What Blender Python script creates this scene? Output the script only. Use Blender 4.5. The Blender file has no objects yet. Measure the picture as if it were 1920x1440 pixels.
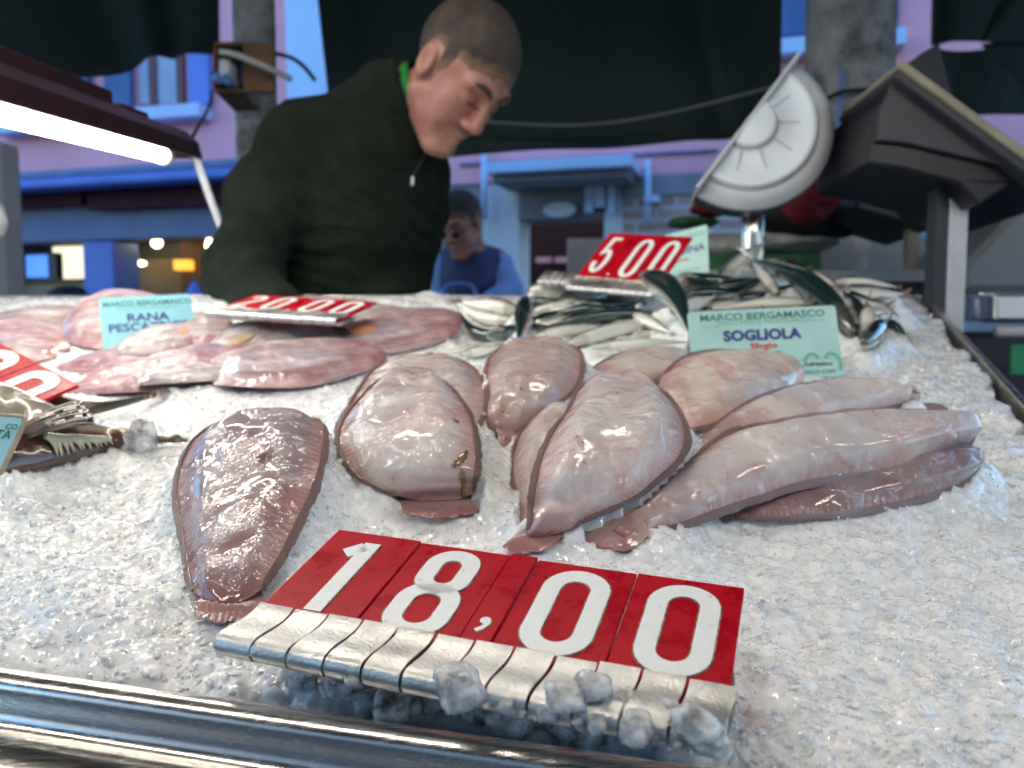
import bpy, bmesh, math, random
import numpy as np
from mathutils import Vector, Matrix, Quaternion
from mathutils.bvhtree import BVHTree

# ------------------------------------------------------------------ camera, sky, exposure
SC = bpy.context.scene
COL = SC.collection
F = 1554.0                     # focal length in photograph pixels
ZC = 1.12                      # camera height
PITCH = math.radians(4.4)
CP, SP = math.cos(PITCH), math.sin(PITCH)
C0 = Vector((0, 0, ZC))
AX, AU, AF = Vector((1, 0, 0)), Vector((0, SP, CP)), Vector((0, CP, -SP))

cam = bpy.data.cameras.new('camera')
cam.sensor_width = 36.0
cam.lens = 36.0 * F / 1920.0
cam.clip_start, cam.clip_end = 0.02, 200.0
cam.dof.use_dof = True
cam.dof.focus_distance = 0.40
cam.dof.aperture_fstop = 10.0
camo = bpy.data.objects.new('camera', cam)
COL.objects.link(camo)
camo.location = C0
camo.rotation_euler = (math.pi / 2 - PITCH, 0, 0)
SC.camera = camo

SUN_EL, SUN_AZ = math.radians(12), math.radians(0)
world = bpy.data.worlds.new('World')
SC.world = world
world.use_nodes = True
wn = world.node_tree.nodes
sky = wn.new('ShaderNodeTexSky')
sky.sky_type = 'NISHITA'
sky.sun_disc = False
sky.sun_elevation = SUN_EL
sky.sun_rotation = SUN_AZ
sky.ozone_density = 4.2
sky.air_density = 1.0
sky.dust_density = 0.3
bg = wn['Background']
bg.inputs['Strength'].default_value = 0.15
world.node_tree.links.new(sky.outputs[0], bg.inputs[0])
sun = bpy.data.lights.new('sun', 'SUN')
sun.energy = 0.5
sun.angle = math.radians(12)
sun.color = (1.0, 0.93, 0.85)
suno = bpy.data.objects.new('sun', sun)
COL.objects.link(suno)
suno.rotation_euler = (-(math.pi / 2 - SUN_EL), 0, 0)      # low behind the houses: the lane is in their shade

SC.view_settings.view_transform = 'Standard'
SC.view_settings.look = 'None'
SC.view_settings.gamma = 1.0
SC.view_settings.exposure = 2.25
SC.cycles.use_denoising = True
SC.cycles.max_bounces = 8
SC.cycles.transmission_bounces = 8
SC.cycles.caustics_reflective = False
SC.cycles.caustics_refractive = False
SC.cycles.sample_clamp_indirect = 6.0

# ------------------------------------------------------------------ coordinates
def at(px, py, f):
    """point seen at photograph pixel (px, py) at forward distance f"""
    return C0 + f * ((px - 960) / F * AX + (720 - py) / F * AU + AF)

Y0 = 330.0                     # vanishing row of the sloping bed of ice
HC = 0.21                      # camera height over it
TA = (720 - Y0) / F
CA = 1 / math.sqrt(1 + TA * TA)
EV = (TA * AU + AF).normalized()      # up the slope
EN = AX.cross(EV).normalized()        # normal of the ice
IO = C0 - HC * AU                      # origin of the ice frame
ICE_ROT = Matrix((AX, EV, EN)).transposed()   # columns

def ice(px, py, h=0.0):
    f = (HC - h / CA) * F / (py - Y0)
    return at(px, py, f)

def icepos(a, b, h=0.0):
    return IO + AX * a + EV * b + EN * h

def to_ice(p):
    d = p - IO
    return d.dot(AX), d.dot(EV), d.dot(EN)

# ------------------------------------------------------------------ object helpers
def link(o, parent=None):
    COL.objects.link(o)
    if parent is not None:
        o.parent = parent
    return o

def tag(o, label=None, cat=None, group=None, kind=None):
    if label: o['label'] = label
    if cat: o['category'] = cat
    if group: o['group'] = group
    if kind: o['kind'] = kind
    return o

def empty(name, loc, label=None, cat=None, group=None, rot=None):
    o = bpy.data.objects.new(name, None)
    o.empty_display_size = 0.02
    m = (rot.to_4x4() if rot is not None else Matrix.Identity(4))
    m.translation = loc
    o.matrix_world = m
    link(o)
    return tag(o, label, cat, group)

def mesh_obj(name, verts, faces, mat, parent=None, smooth=True, loc=None, uvs=None):
    """verts in WORLD coordinates; stored relative to the parent or to loc"""
    if parent is not None:
        base = world_of(parent)
    else:
        base = Matrix.Translation(loc if loc is not None else Vector((0, 0, 0)))
    V = np.asarray([tuple(v) for v in verts], dtype=np.float64) if not isinstance(verts, np.ndarray) else verts.astype(np.float64)
    if base != Matrix.Identity(4):
        inv = np.array(base.inverted())
        V = V @ inv[:3, :3].T + inv[:3, 3]
    me = bpy.data.meshes.new(name)
    me.from_pydata(V.tolist() if len(V) < 60000 else V, [], faces)
    if len(faces) < 50000:
        bm = bmesh.new(); bm.from_mesh(me)
        bmesh.ops.recalc_face_normals(bm, faces=bm.faces[:]); bm.to_mesh(me); bm.free()
    me.update()
    if smooth:
        me.shade_smooth()
    if uvs is not None:
        ul = me.uv_layers.new(name='UVMap')
        idx = np.empty(len(me.loops), dtype=np.int32)
        me.loops.foreach_get('vertex_index', idx)
        ul.data.foreach_set('uv', np.asarray(uvs, dtype=np.float32)[idx].ravel())
    for m in (mat if isinstance(mat, (list, tuple)) else [mat]):
        me.materials.append(m)
    o = bpy.data.objects.new(name, me)
    if parent is None:
        o.matrix_world = base
        link(o)
    else:
        link(o)
        o.parent = parent
    return o

def world_of(o):
    m = o.matrix_basis.copy()
    p = o.parent
    while p is not None:
        m = p.matrix_basis @ m
        p = p.parent
    return m

class MB:
    """collects geometry in world coordinates and builds ONE mesh object"""
    def __init__(s):
        s.v = []; s.f = []
    def add(s, verts, faces):
        n = len(s.v)
        s.v += [Vector(v) for v in verts]
        s.f += [tuple(i + n for i in f) for f in faces]
        return s
    def box(s, c, ax, ay, az, b=0.0):
        """box about centre c with half-axes ax, ay, az; b bevel"""
        c = Vector(c)
        if b <= 0:
            vs = [c + i * ax + j * ay + k * az for i in (-1, 1) for j in (-1, 1) for k in (-1, 1)]
            fs = [(0, 1, 3, 2), (4, 6, 7, 5), (0, 4, 5, 1), (2, 3, 7, 6), (0, 2, 6, 4), (1, 5, 7, 3)]
            return s.add(vs, fs)
        bm = bmesh.new()
        bmesh.ops.create_cube(bm, size=2.0)
        L = [ax.length, ay.length, az.length]
        for v in bm.verts:
            v.co = Vector((v.co.x * L[0], v.co.y * L[1], v.co.z * L[2]))
        bmesh.ops.bevel(bm, geom=bm.edges[:], offset=b, segments=2, affect='EDGES', profile=0.6)
        R = [ax.normalized(), ay.normalized(), az.normalized()]
        vs = [c + R[0] * v.co.x + R[1] * v.co.y + R[2] * v.co.z for v in bm.verts]
        fs = [tuple(v.index for v in f.verts) for f in bm.faces]
        bm.free()
        return s.add(vs, fs)
    def wbox(s, c, dx, dy, dz, b=0.0):
        return s.box(Vector(c), Vector((dx / 2, 0, 0)), Vector((0, dy / 2, 0)), Vector((0, 0, dz / 2)), b)
    def tube(s, pts, r, n=12, cap=True):
        pts = [Vector(p) for p in pts]
        rs = r if isinstance(r, (list, tuple)) else [r] * len(pts)
        base = len(s.v); prev = None
        for i, p in enumerate(pts):
            t = (pts[min(i + 1, len(pts) - 1)] - pts[max(i - 1, 0)]).normalized()
            if prev is None:
                a = Vector((0, 0, 1)) if abs(t.z) < 0.9 else Vector((1, 0, 0))
                u = t.cross(a).normalized()
            else:
                u = (prev - t * prev.dot(t)).normalized()
            prev = u
            w = t.cross(u)
            for k in range(n):
                a = 2 * math.pi * k / n
                s.v.append(p + rs[i] * (math.cos(a) * u + math.sin(a) * w))
        for i in range(len(pts) - 1):
            for k in range(n):
                a, b = base + i * n + k, base + i * n + (k + 1) % n
                s.f.append((a, b, b + n, a + n))
        if cap:
            s.f.append(tuple(base + k for k in range(n))[::-1])
            s.f.append(tuple(base + (len(pts) - 1) * n + k for k in range(n)))
        return s
    def prism(s, poly, ext):
        """poly: world points of a flat outline, extruded by vector ext"""
        n = len(poly)
        vs = [Vector(p) for p in poly] + [Vector(p) + ext for p in poly]
        fs = [tuple(range(n))[::-1], tuple(range(n, 2 * n))]
        fs += [(i, (i + 1) % n, n + (i + 1) % n, n + i) for i in range(n)]
        return s.add(vs, fs)
    def build(s, name, mat, parent=None, smooth=False, loc=None):
        return mesh_obj(name, s.v, s.f, mat, parent, smooth, loc)

def catmull(P, n):
    """resample rows of P (k x d) to n rows, centripetal-ish Catmull-Rom by index"""
    P = np.asarray(P, float)
    k = len(P)
    t = np.linspace(0, k - 1, n)
    i = np.clip(t.astype(int), 0, k - 2)
    u = (t - i)[:, None]
    g = lambda j: P[np.clip(j, 0, k - 1)]
    p0, p1, p2, p3 = g(i - 1), g(i), g(i + 1), g(i + 2)
    return 0.5 * (2 * p1 + (p2 - p0) * u + (2 * p0 - 5 * p1 + 4 * p2 - p3) * u ** 2 + (3 * p1 - p0 - 3 * p2 + p3) * u ** 3)

# ------------------------------------------------------------------ numpy noise
def _h(ix, iy, iz, seed=0):
    n = (ix.astype(np.int64) * 374761393 + iy.astype(np.int64) * 668265263 + iz.astype(np.int64) * 1274126177 + seed * 974634777) & 0xFFFFFFFF
    n = ((n ^ (n >> 13)) * 1274126177) & 0xFFFFFFFF
    n = ((n ^ (n >> 16)) * 2246822519) & 0xFFFFFFFF
    return ((n ^ (n >> 15)) & 0xFFFFFF) / float(0xFFFFFF)

def vnoise(x, y, z=0.0, seed=0):
    x, y = np.asarray(x, float), np.asarray(y, float)
    z = np.broadcast_to(np.asarray(z, float), x.shape)
    xi, yi, zi = np.floor(x), np.floor(y), np.floor(z)
    u, v, w = [(q - qi) for q, qi in ((x, xi), (y, yi), (z, zi))]
    u, v, w = [q * q * (3 - 2 * q) for q in (u, v, w)]
    r = 0
    for dx in (0, 1):
        for dy in (0, 1):
            for dz in (0, 1):
                r = r + _h(xi + dx, yi + dy, zi + dz, seed) * (u if dx else 1 - u) * (v if dy else 1 - v) * (w if dz else 1 - w)
    return r * 2 - 1

def chips(x, y, seed=0):
    """height of a field of tilted, rounded chips, cell size 1"""
    xi, yi = np.floor(x), np.floor(y)
    best = np.full(x.shape, -9.0)
    for dx in (-1, 0, 1):
        for dy in (-1, 0, 1):
            cx, cy = xi + dx, yi + dy
            z = np.zeros_like(cx)
            px = cx + _h(cx, cy, z, seed + 1); py = cy + _h(cx, cy, z, seed + 2)
            hh = _h(cx, cy, z, seed + 3)
            gx = _h(cx, cy, z, seed + 4) - .5; gy = _h(cx, cy, z, seed + 5) - .5
            ax, ay = x - px, y - py
            d2 = ax * ax + ay * ay
            best = np.maximum(best, hh * .8 + ax * gx * 1.3 + ay * gy * 1.3 - 1.1 * d2)
    return best

# ------------------------------------------------------------------ signed distance shapes and surface nets
def sd_rc(P, a, b, r1, r2=None):
    """capsule with a radius at each end"""
    r2 = r1 if r2 is None else r2
    a, b = np.asarray(a, float), np.asarray(b, float)
    ba = b - a; L2 = ba.dot(ba) + 1e-12
    t = np.clip(((P - a) @ ba) / L2, 0, 1)
    q = P - a - t[..., None] * ba
    return np.sqrt((q * q).sum(-1)) - (r1 + (r2 - r1) * t)

def sd_el(P, c, r, R=None):
    q = P - np.asarray(c, float)
    if R is not None:
        q = q @ np.asarray(R)
    r = np.asarray(r, float)
    k0 = np.sqrt(((q / r) ** 2).sum(-1)); k1 = np.sqrt(((q / (r * r)) ** 2).sum(-1)) + 1e-9
    return k0 * (k0 - 1) / k1

def smin(a, b, k):
    h = np.clip(0.5 + 0.5 * (b - a) / k, 0, 1)
    return b * (1 - h) + a * h - k * h * (1 - h)

def smax(a, b, k):
    return -smin(-a, -b, k)

def nets(fn, lo, hi, step):
    """naive surface nets: returns world verts (n,3) and quads"""
    lo, hi = np.asarray(lo, float), np.asarray(hi, float)
    n = np.ceil((hi - lo) / step).astype(int) + 1
    g = [lo[i] + step * np.arange(n[i]) for i in range(3)]
    X, Y, Z = np.meshgrid(*g, indexing='ij')
    D = fn(np.stack([X, Y, Z], -1))
    S = D < 0
    c = [S[i:n[0] - 1 + i, j:n[1] - 1 + j, k:n[2] - 1 + k] for i in (0, 1) for j in (0, 1) for k in (0, 1)]
    cnt = sum(q.astype(np.int8) for q in c)
    act = (cnt > 0) & (cnt < 8)
    idx = -np.ones(act.shape, dtype=np.int64)
    cells = np.argwhere(act)
    idx[act] = np.arange(len(cells))
    acc = np.zeros((len(cells), 3)); num = np.zeros(len(cells))
    offs = [(i, j, k) for i in (0, 1) for j in (0, 1) for k in (0, 1)]
    for a in range(8):
        for b in range(a + 1, 8):
            da = np.array(offs[a]); db = np.array(offs[b])
            if np.abs(da - db).sum() != 1: continue
            A, B = cells + da, cells + db
            va, vb = D[A[:, 0], A[:, 1], A[:, 2]], D[B[:, 0], B[:, 1], B[:, 2]]
            m = (va < 0) != (vb < 0)
            t = np.where(m, va / np.where(m, va - vb, 1), 0)
            acc[m] += (A + (B - A) * t[:, None])[m]; num[m] += 1
    V = lo + step * acc / num[:, None]
    faces = []
    for ax in range(3):
        o1, o2 = [(1, 2), (2, 0), (0, 1)][ax]
        sl = [slice(None)] * 3; sl2 = [slice(None)] * 3
        sl[ax] = slice(0, n[ax] - 1); sl2[ax] = slice(1, n[ax])
        E = S[tuple(sl)] != S[tuple(sl2)]
        P = np.argwhere(E)
        P = P[(P[:, o1] > 0) & (P[:, o2] > 0) & (P[:, o1] < n[o1] - 1) & (P[:, o2] < n[o2] - 1)]
        if not len(P): continue
        def ci(d1, d2):
            Q = P.copy(); Q[:, o1] -= d1; Q[:, o2] -= d2
            return idx[Q[:, 0], Q[:, 1], Q[:, 2]]
        q = np.stack([ci(1, 1), ci(0, 1), ci(0, 0), ci(1, 0)], 1)
        ins = S[P[:, 0], P[:, 1], P[:, 2]]
        q[~ins] = q[~ins][:, ::-1]
        faces.append(q)
    Q = np.concatenate(faces)
    Q = Q[(Q >= 0).all(1)]
    return V, Q.tolist()

# ------------------------------------------------------------------ materials
def mat(name, color=(.5, .5, .5), rough=.5, metal=0.0, **kw):
    m = bpy.data.materials.new(name)
    m.use_nodes = True
    b = m.node_tree.nodes['Principled BSDF']
    b.inputs['Base Color'].default_value = (*color, 1)
    b.inputs['Roughness'].default_value = rough
    b.inputs['Metallic'].default_value = metal
    for k, v in kw.items():
        key = k.replace('_', ' ')
        b.inputs[key].default_value = v
    return m

def nd(m, t, **kw):
    n = m.node_tree.nodes.new(t)
    for k, v in kw.items():
        if k in n.inputs.keys():
            n.inputs[k].default_value = v
        elif hasattr(n, k):
            setattr(n, k, v)
    return n

def lk(m, a, b):
    m.node_tree.links.new(a, b)

def bsdf(m):
    return m.node_tree.nodes['Principled BSDF']

def coords(m, out='Object', scale=(1, 1, 1), rot=(0, 0, 0)):
    tc = nd(m, 'ShaderNodeTexCoord')
    mp = nd(m, 'ShaderNodeMapping')
    mp.inputs['Scale'].default_value = scale
    mp.inputs['Rotation'].default_value = rot
    lk(m, tc.outputs[out], mp.inputs[0])
    return mp.outputs[0]

def noise(m, vec, scale, detail=3, rough=.55, dist=0.0):
    n = nd(m, 'ShaderNodeTexNoise')
    n.inputs['Scale'].default_value = scale
    n.inputs['Detail'].default_value = detail
    n.inputs['Roughness'].default_value = rough
    n.inputs['Distortion'].default_value = dist
    lk(m, vec, n.inputs['Vector'])
    return n.outputs['Fac']

def ramp(m, fac, stops, interp='LINEAR'):
    r = nd(m, 'ShaderNodeValToRGB')
    r.color_ramp.interpolation = interp
    e = r.color_ramp.elements
    while len(e) < len(stops): e.new(0.5)
    for i, (p, c) in enumerate(stops):
        e[i].position = p
        e[i].color = (*c, 1) if len(c) == 3 else c
    lk(m, fac, r.inputs[0])
    return r.outputs[0]

def mixc(m, fac, a, b, mode='MIX'):
    x = nd(m, 'ShaderNodeMix', data_type='RGBA', blend_type=mode)
    for sock, val in ((x.inputs[0], fac), (x.inputs[6], a), (x.inputs[7], b)):
        if isinstance(val, (int, float)): sock.default_value = val
        elif isinstance(val, tuple): sock.default_value = (*val, 1)
        else: lk(m, val, sock)
    return x.outputs[2]

def mth(m, op, a, b=0.0):
    x = nd(m, 'ShaderNodeMath', operation=op)
    for i, val in enumerate((a, b)):
        if isinstance(val, (int, float)): x.inputs[i].default_value = val
        else: lk(m, val, x.inputs[i])
    return x.outputs[0]

def bump(m, height, strength=.3, dist=.001, normal=None):
    b = nd(m, 'ShaderNodeBump')
    b.inputs['Strength'].default_value = strength
    b.inputs['Distance'].default_value = dist
    lk(m, height, b.inputs['Height'])
    if normal is not None: lk(m, normal, b.inputs['Normal'])
    return b.outputs[0]

def setc(m, c): lk(m, c, bsdf(m).inputs['Base Color'])
def setn(m, n): lk(m, n, bsdf(m).inputs['Normal'])
def setr(m, r): lk(m, r, bsdf(m).inputs['Roughness'])

def noisy(name, c1, c2, scale=8, rough=.7, bstr=.2, bdist=.002, **kw):
    m = mat(name, c1, rough, **kw)
    v = coords(m)
    f = noise(m, v, scale, 5)
    setc(m, ramp(m, f, [(.3, c1), (.7, c2)]))
    if bstr: setn(m, bump(m, noise(m, v, scale * 6, 4), bstr, bdist))
    return m

def sole_mat(name, seed, streak=0.0, pale=(.68, .60, .56), pink=(.60, .42, .39), grey=(.50, .47, .49), specks=.5):
    m = mat(name, pale, .38)
    b = bsdf(m)
    b.inputs['Subsurface Weight'].default_value = .15
    b.inputs['Subsurface Radius'].default_value = (.02, .008, .005)
    b.inputs['Subsurface Scale'].default_value = .4
    b.inputs['Coat Weight'].default_value = 1.0
    b.inputs['Coat IOR'].default_value = 1.65
    b.inputs['Coat Roughness'].default_value = .04
    b.inputs['Specular IOR Level'].default_value = .08
    tc = nd(m, 'ShaderNodeTexCoord')
    mp = nd(m, 'ShaderNodeMapping'); mp.inputs['Location'].default_value = (seed * 1.7, seed * .9, seed * .3)
    lk(m, tc.outputs['Object'], mp.inputs[0]); v = mp.outputs[0]
    f1 = noise(m, v, 24, 4, .6, .6)
    f2 = noise(m, v, 45, 5, .65, 1.0)
    f3 = noise(m, v, 11, 2)
    c = mixc(m, ramp(m, f1, [(.44, (0, 0, 0)), (.62, (1, 1, 1))]), pale, pink)
    c = mixc(m, ramp(m, f3, [(.4, (0, 0, 0)), (.66, (.75, .75, .75))]), c, grey)
    red = ramp(m, f2, [(.58, (0, 0, 0)), (.70, (.42, .42, .42))])
    c = mixc(m, red, c, (.55, .2, .14))
    # muscle bands across the body, from the UV: u along, v across
    mu = nd(m, 'ShaderNodeMapping'); mu.inputs['Scale'].default_value = (34, 5, 1)
    lk(m, tc.outputs['UV'], mu.inputs[0])
    wv = nd(m, 'ShaderNodeTexWave'); wv.inputs['Scale'].default_value = .6; wv.inputs['Distortion'].default_value = 2.5
    wv.inputs['Detail'].default_value = 2
    lk(m, mu.outputs[0], wv.inputs['Vector'])
    c = mixc(m, mth(m, 'MULTIPLY', wv.outputs['Fac'], .10), c, pink)
    if streak:
        ms = nd(m, 'ShaderNodeMapping'); ms.inputs['Scale'].default_value = (2.2, 17, 1); ms.inputs['Location'].default_value = (seed, seed * .7, 0)
        lk(m, tc.outputs['UV'], ms.inputs[0])
        st_ = noise(m, ms.outputs[0], 1.0, 5, .65, .8)
        c = mixc(m, mth(m, 'MULTIPLY', ramp(m, st_, [(.46, (0, 0, 0)), (.62, (1, 1, 1))]), streak), c, tuple(q * .55 for q in pink))
        c = mixc(m, mth(m, 'MULTIPLY', ramp(m, st_, [(.30, (1, 1, 1)), (.42, (0, 0, 0))]), streak), c, (.74, .72, .70))
    # edge of the body turns redder
    sep = nd(m, 'ShaderNodeSeparateXYZ'); lk(m, tc.outputs['UV'], sep.inputs[0])
    ed = mth(m, 'ABSOLUTE', mth(m, 'SUBTRACT', sep.outputs[1], .5))
    edn = mth(m, 'ADD', ed, mth(m, 'MULTIPLY', mth(m, 'SUBTRACT', f2, .5), .12))
    c = mixc(m, ramp(m, edn, [(.34, (0, 0, 0)), (.5, (.85, .85, .85))]), c, (.40, .17, .15))
    tl = mth(m, 'ADD', sep.outputs[0], mth(m, 'MULTIPLY', mth(m, 'SUBTRACT', f1, .5), .25))
    c = mixc(m, ramp(m, tl, [(.62, (0, 0, 0)), (1.0, (.9, .9, .9))]), c, (.28, .09, .09))
    vo = nd(m, 'ShaderNodeTexVoronoi'); vo.inputs['Scale'].default_value = 130
    vd = nd(m, 'ShaderNodeVectorMath', operation='ADD'); vn = nd(m, 'ShaderNodeTexNoise'); vn.inputs['Scale'].default_value = 200; lk(m, v, vn.inputs['Vector'])
    vs_ = nd(m, 'ShaderNodeVectorMath', operation='SCALE'); lk(m, vn.outputs['Color'], vs_.inputs[0]); vs_.inputs['Scale'].default_value = .005
    lk(m, v, vd.inputs[0]); lk(m, vs_.outputs[0], vd.inputs[1]); lk(m, vd.outputs[0], vo.inputs['Vector'])
    sp = mth(m, 'MULTIPLY', ramp(m, vo.outputs['Distance'], [(.10, (1, 1, 1)), (.20, (0, 0, 0))]),
             ramp(m, f1, [(.50, (0, 0, 0)), (.58, (specks,) * 3)]))
    c = mixc(m, sp, c, (.10, .06, .04))
    setc(m, c)
    w1 = noise(m, v, 230, 2, .5, 1.4); w2 = noise(m, v, 95, 2, .5, .8)
    hgt = mth(m, 'ADD', mth(m, 'MULTIPLY', w1, .45), w2)
    setn(m, bump(m, hgt, .18, .0005))
    patch = ramp(m, noise(m, v, 34, 3, .5, .5), [(.45, (.06,) * 3), (.60, (1, 1, 1))])
    # fine ray lines where the body thins into its fins
    mr = nd(m, 'ShaderNodeMapping'); mr.inputs['Scale'].default_value = (1, .06, 1); lk(m, tc.outputs['UV'], mr.inputs[0])
    ry = nd(m, 'ShaderNodeTexWave'); ry.inputs['Scale'].default_value = 17; ry.inputs['Distortion'].default_value = .8; lk(m, mr.outputs[0], ry.inputs['Vector'])
    rim_ = ramp(m, ed, [(.36, (0, 0, 0)), (.44, (1, 1, 1))])
    rays = mth(m, 'MULTIPLY', ry.outputs['Fac'], rim_)
    setc(m, mixc(m, mth(m, 'MULTIPLY', rays, .25), c, (.66, .50, .46)))
    setn(m, bump(m, mth(m, 'ADD', mth(m, 'MULTIPLY', hgt, .35), rays), .3, .0006))
    nb = bump(m, mth(m, 'MULTIPLY', mth(m, 'ADD', w1, mth(m, 'MULTIPLY', w2, 1.6)), patch), 1.0, .0020)
    lk(m, nb, b.inputs['Coat Normal'])
    return m

M = {}
def build_materials():
    # ---- ice
    def crystal(m, v, s1, s2, k, target):
        """flat little facets: each Voronoi cell tips the normal its own way"""
        geo = nd(m, 'ShaderNodeNewGeometry')
        cur = geo.outputs['Normal']
        for s, kk in ((s1, k), (s2, k * .8)):
            vo = nd(m, 'ShaderNodeTexVoronoi'); vo.inputs['Scale'].default_value = s
            lk(m, v, vo.inputs['Vector'])
            sb = nd(m, 'ShaderNodeVectorMath', operation='SUBTRACT'); lk(m, vo.outputs['Color'], sb.inputs[0]); sb.inputs[1].default_value = (.5, .5, .5)
            sc = nd(m, 'ShaderNodeVectorMath', operation='SCALE'); lk(m, sb.outputs[0], sc.inputs[0]); sc.inputs['Scale'].default_value = kk
            ad = nd(m, 'ShaderNodeVectorMath', operation='ADD'); lk(m, cur, ad.inputs[0]); lk(m, sc.outputs[0], ad.inputs[1])
            cur = ad.outputs[0]
        no = nd(m, 'ShaderNodeVectorMath', operation='NORMALIZE'); lk(m, cur, no.inputs[0])
        lk(m, no.outputs[0], bsdf(m).inputs[target])
        return vo.outputs['Color']
    m = mat('ice', (.86, .90, .92), .35)
    b = bsdf(m)
    b.inputs['Subsurface Weight'].default_value = .7
    b.inputs['Subsurface Radius'].default_value = (.9, 1.0, 1.0)
    b.inputs['Subsurface Scale'].default_value = .008
    b.inputs['IOR'].default_value = 1.31
    b.inputs['Coat Weight'].default_value = 1.0
    b.inputs['Coat IOR'].default_value = 1.5
    b.inputs['Coat Roughness'].default_value = .06
    tc = nd(m, 'ShaderNodeTexCoord')
    nn = nd(m, 'ShaderNodeTexNoise'); nn.inputs['Scale'].default_value = 90; lk(m, tc.outputs['Object'], nn.inputs['Vector'])
    wm = nd(m, 'ShaderNodeVectorMath', operation='SCALE'); lk(m, nn.outputs['Color'], wm.inputs[0]); wm.inputs['Scale'].default_value = .006
    wa = nd(m, 'ShaderNodeVectorMath', operation='ADD'); lk(m, tc.outputs['Object'], wa.inputs[0]); lk(m, wm.outputs[0], wa.inputs[1])
    v = wa.outputs[0]
    crystal(m, v, 150, 420, .42, 'Normal')
    crystal(m, v, 220, 620, 1.0, 'Coat Normal')
    vo = nd(m, 'ShaderNodeTexVoronoi'); vo.inputs['Scale'].default_value = 130; lk(m, v, vo.inputs['Vector'])
    sp = nd(m, 'ShaderNodeSeparateColor'); lk(m, vo.outputs['Color'], sp.inputs[0])
    tone = mth(m, 'ADD', mth(m, 'MULTIPLY', sp.outputs[0], .55), mth(m, 'MULTIPLY', noise(m, v, 30, 5, .6), .6))
    setc(m, ramp(m, tone, [(.25, (.76, .79, .80)), (.55, (.86, .88, .89)), (.85, (.95, .96, .96))]))
    M['ice'] = m
    m = mat('ice_chip', (.90, .93, .94), .15, IOR=1.31, Subsurface_Weight=.5, Subsurface_Scale=.004, Subsurface_Radius=(.9, 1.0, 1.0), Coat_Weight=1.0, Coat_Roughness=.04)
    v = coords(m)
    setc(m, ramp(m, noise(m, v, 90, 3), [(.35, (.74, .78, .80)), (.6, (.92, .94, .95))]))
    M['chip'] = m
    m = mat('clear_ice', (.95, .97, .98), .05, Transmission_Weight=.93, IOR=1.31, Subsurface_Weight=.6, Subsurface_Scale=.006, Subsurface_Radius=(.9, 1.0, 1.0))
    v = coords(m)
    setn(m, bump(m, mth(m, 'ADD', noise(m, v, 160, 3), mth(m, 'MULTIPLY', noise(m, v, 520, 2), .4)), .5, .0018))
    setr(m, ramp(m, noise(m, v, 120, 3), [(.45, (.03,) * 3), (.65, (.35,) * 3)]))
    tw = ramp(m, noise(m, v, 70, 3), [(.36, (.93,) * 3), (.58, (.25,) * 3)])
    lk(m, tw, bsdf(m).inputs['Transmission Weight'])
    M['clear'] = m
    # ---- metal
    m = mat('stainless', (.74, .72, .68), .2, 1.0)
    v = coords(m, scale=(3, 160, 160))
    s = noise(m, v, 6, 3)
    v2 = coords(m)
    setr(m, mth(m, 'ADD', mth(m, 'MULTIPLY', s, .30), mth(m, 'MULTIPLY', noise(m, v2, 14, 4), .18)))
    setn(m, bump(m, s, .12, .0004))
    M['steel'] = m
    m = mat('holder_metal', (.58, .58, .57), .4, 1.0)
    v = coords(m)
    s = noise(m, v, 700, 2, .6); s2 = noise(m, v, 60, 4)
    setn(m, bump(m, mth(m, 'ADD', s, s2), .45, .0007))
    setr(m, ramp(m, s2, [(.35, (.34,) * 3), (.7, (.55,) * 3)]))
    setc(m, ramp(m, noise(m, v, 40, 5, .7), [(.3, (.46, .46, .44)), (.55, (.62, .62, .61))]))
    M['holder'] = m
    M['dark_metal'] = noisy('dark_metal', (.018, .018, .022), (.03, .03, .036), 10, .4, .1)
    M['grey_paint'] = noisy('grey_paint', (.035, .036, .042), (.05, .052, .06), 9, .45, .1)
    M['black_plastic'] = noisy('black_plastic', (.008, .008, .01), (.016, .016, .02), 12, .4, .1)
    M['white_metal'] = noisy('white_metal', (.52, .53, .56), (.66, .67, .70), 14, .35, .1)
    M['dial_white'] = noisy('dial_white', (.72, .79, .86), (.80, .86, .92), 14, .35, .1)
    M['dial_rim'] = noisy('dial_rim', (.50, .52, .54), (.60, .62, .64), 12, .35, .1)
    M['cream'] = noisy('cream_trim', (.26, .23, .16), (.36, .32, .23), 20, .5, .15)
    M['maroon'] = noisy('maroon_paint', (.016, .005, .008), (.026, .008, .012), 12, .35, .1)
    # ---- tags
    m = mat('red_plastic', (.40, .004, .012), .4, Specular_IOR_Level=.12)
    v = coords(m)
    n = noise(m, v, 55, 5, .65); n2 = noise(m, v, 600, 2)
    c = ramp(m, n, [(.35, (.36, .003, .011)), (.6, (.46, .004, .016))])
    dust = ramp(m, noise(m, v, 220, 5, .75), [(.66, (0, 0, 0)), (.84, (.14,) * 3)])
    setc(m, mixc(m, dust, c, (.50, .06, .06)))
    setr(m, ramp(m, n, [(.35, (.22,) * 3), (.65, (.42,) * 3)]))
    setn(m, bump(m, n2, .15, .0003))
    M['red'] = m
    m = mat('white_plastic', (.78, .80, .78), .35)
    v = coords(m)
    c = ramp(m, noise(m, v, 160, 5, .75), [(.30, (.50, .46, .34)), (.38, (.78, .79, .77)), (.7, (.83, .84, .82))])
    setc(m, c)
    M['white'] = m
    m = mat('grime_line', (.16, .11, .05), .6)
    v = coords(m)
    setc(m, ramp(m, noise(m, v, 260, 4, .7), [(.4, (.10, .05, .03)), (.55, (.35, .22, .14)), (.7, (.55, .5, .42))]))
    M['grime'] = m
    M['card'] = noisy('mint_card', (.36, .62, .58), (.44, .70, .65), 25, .35, .05)
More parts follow.
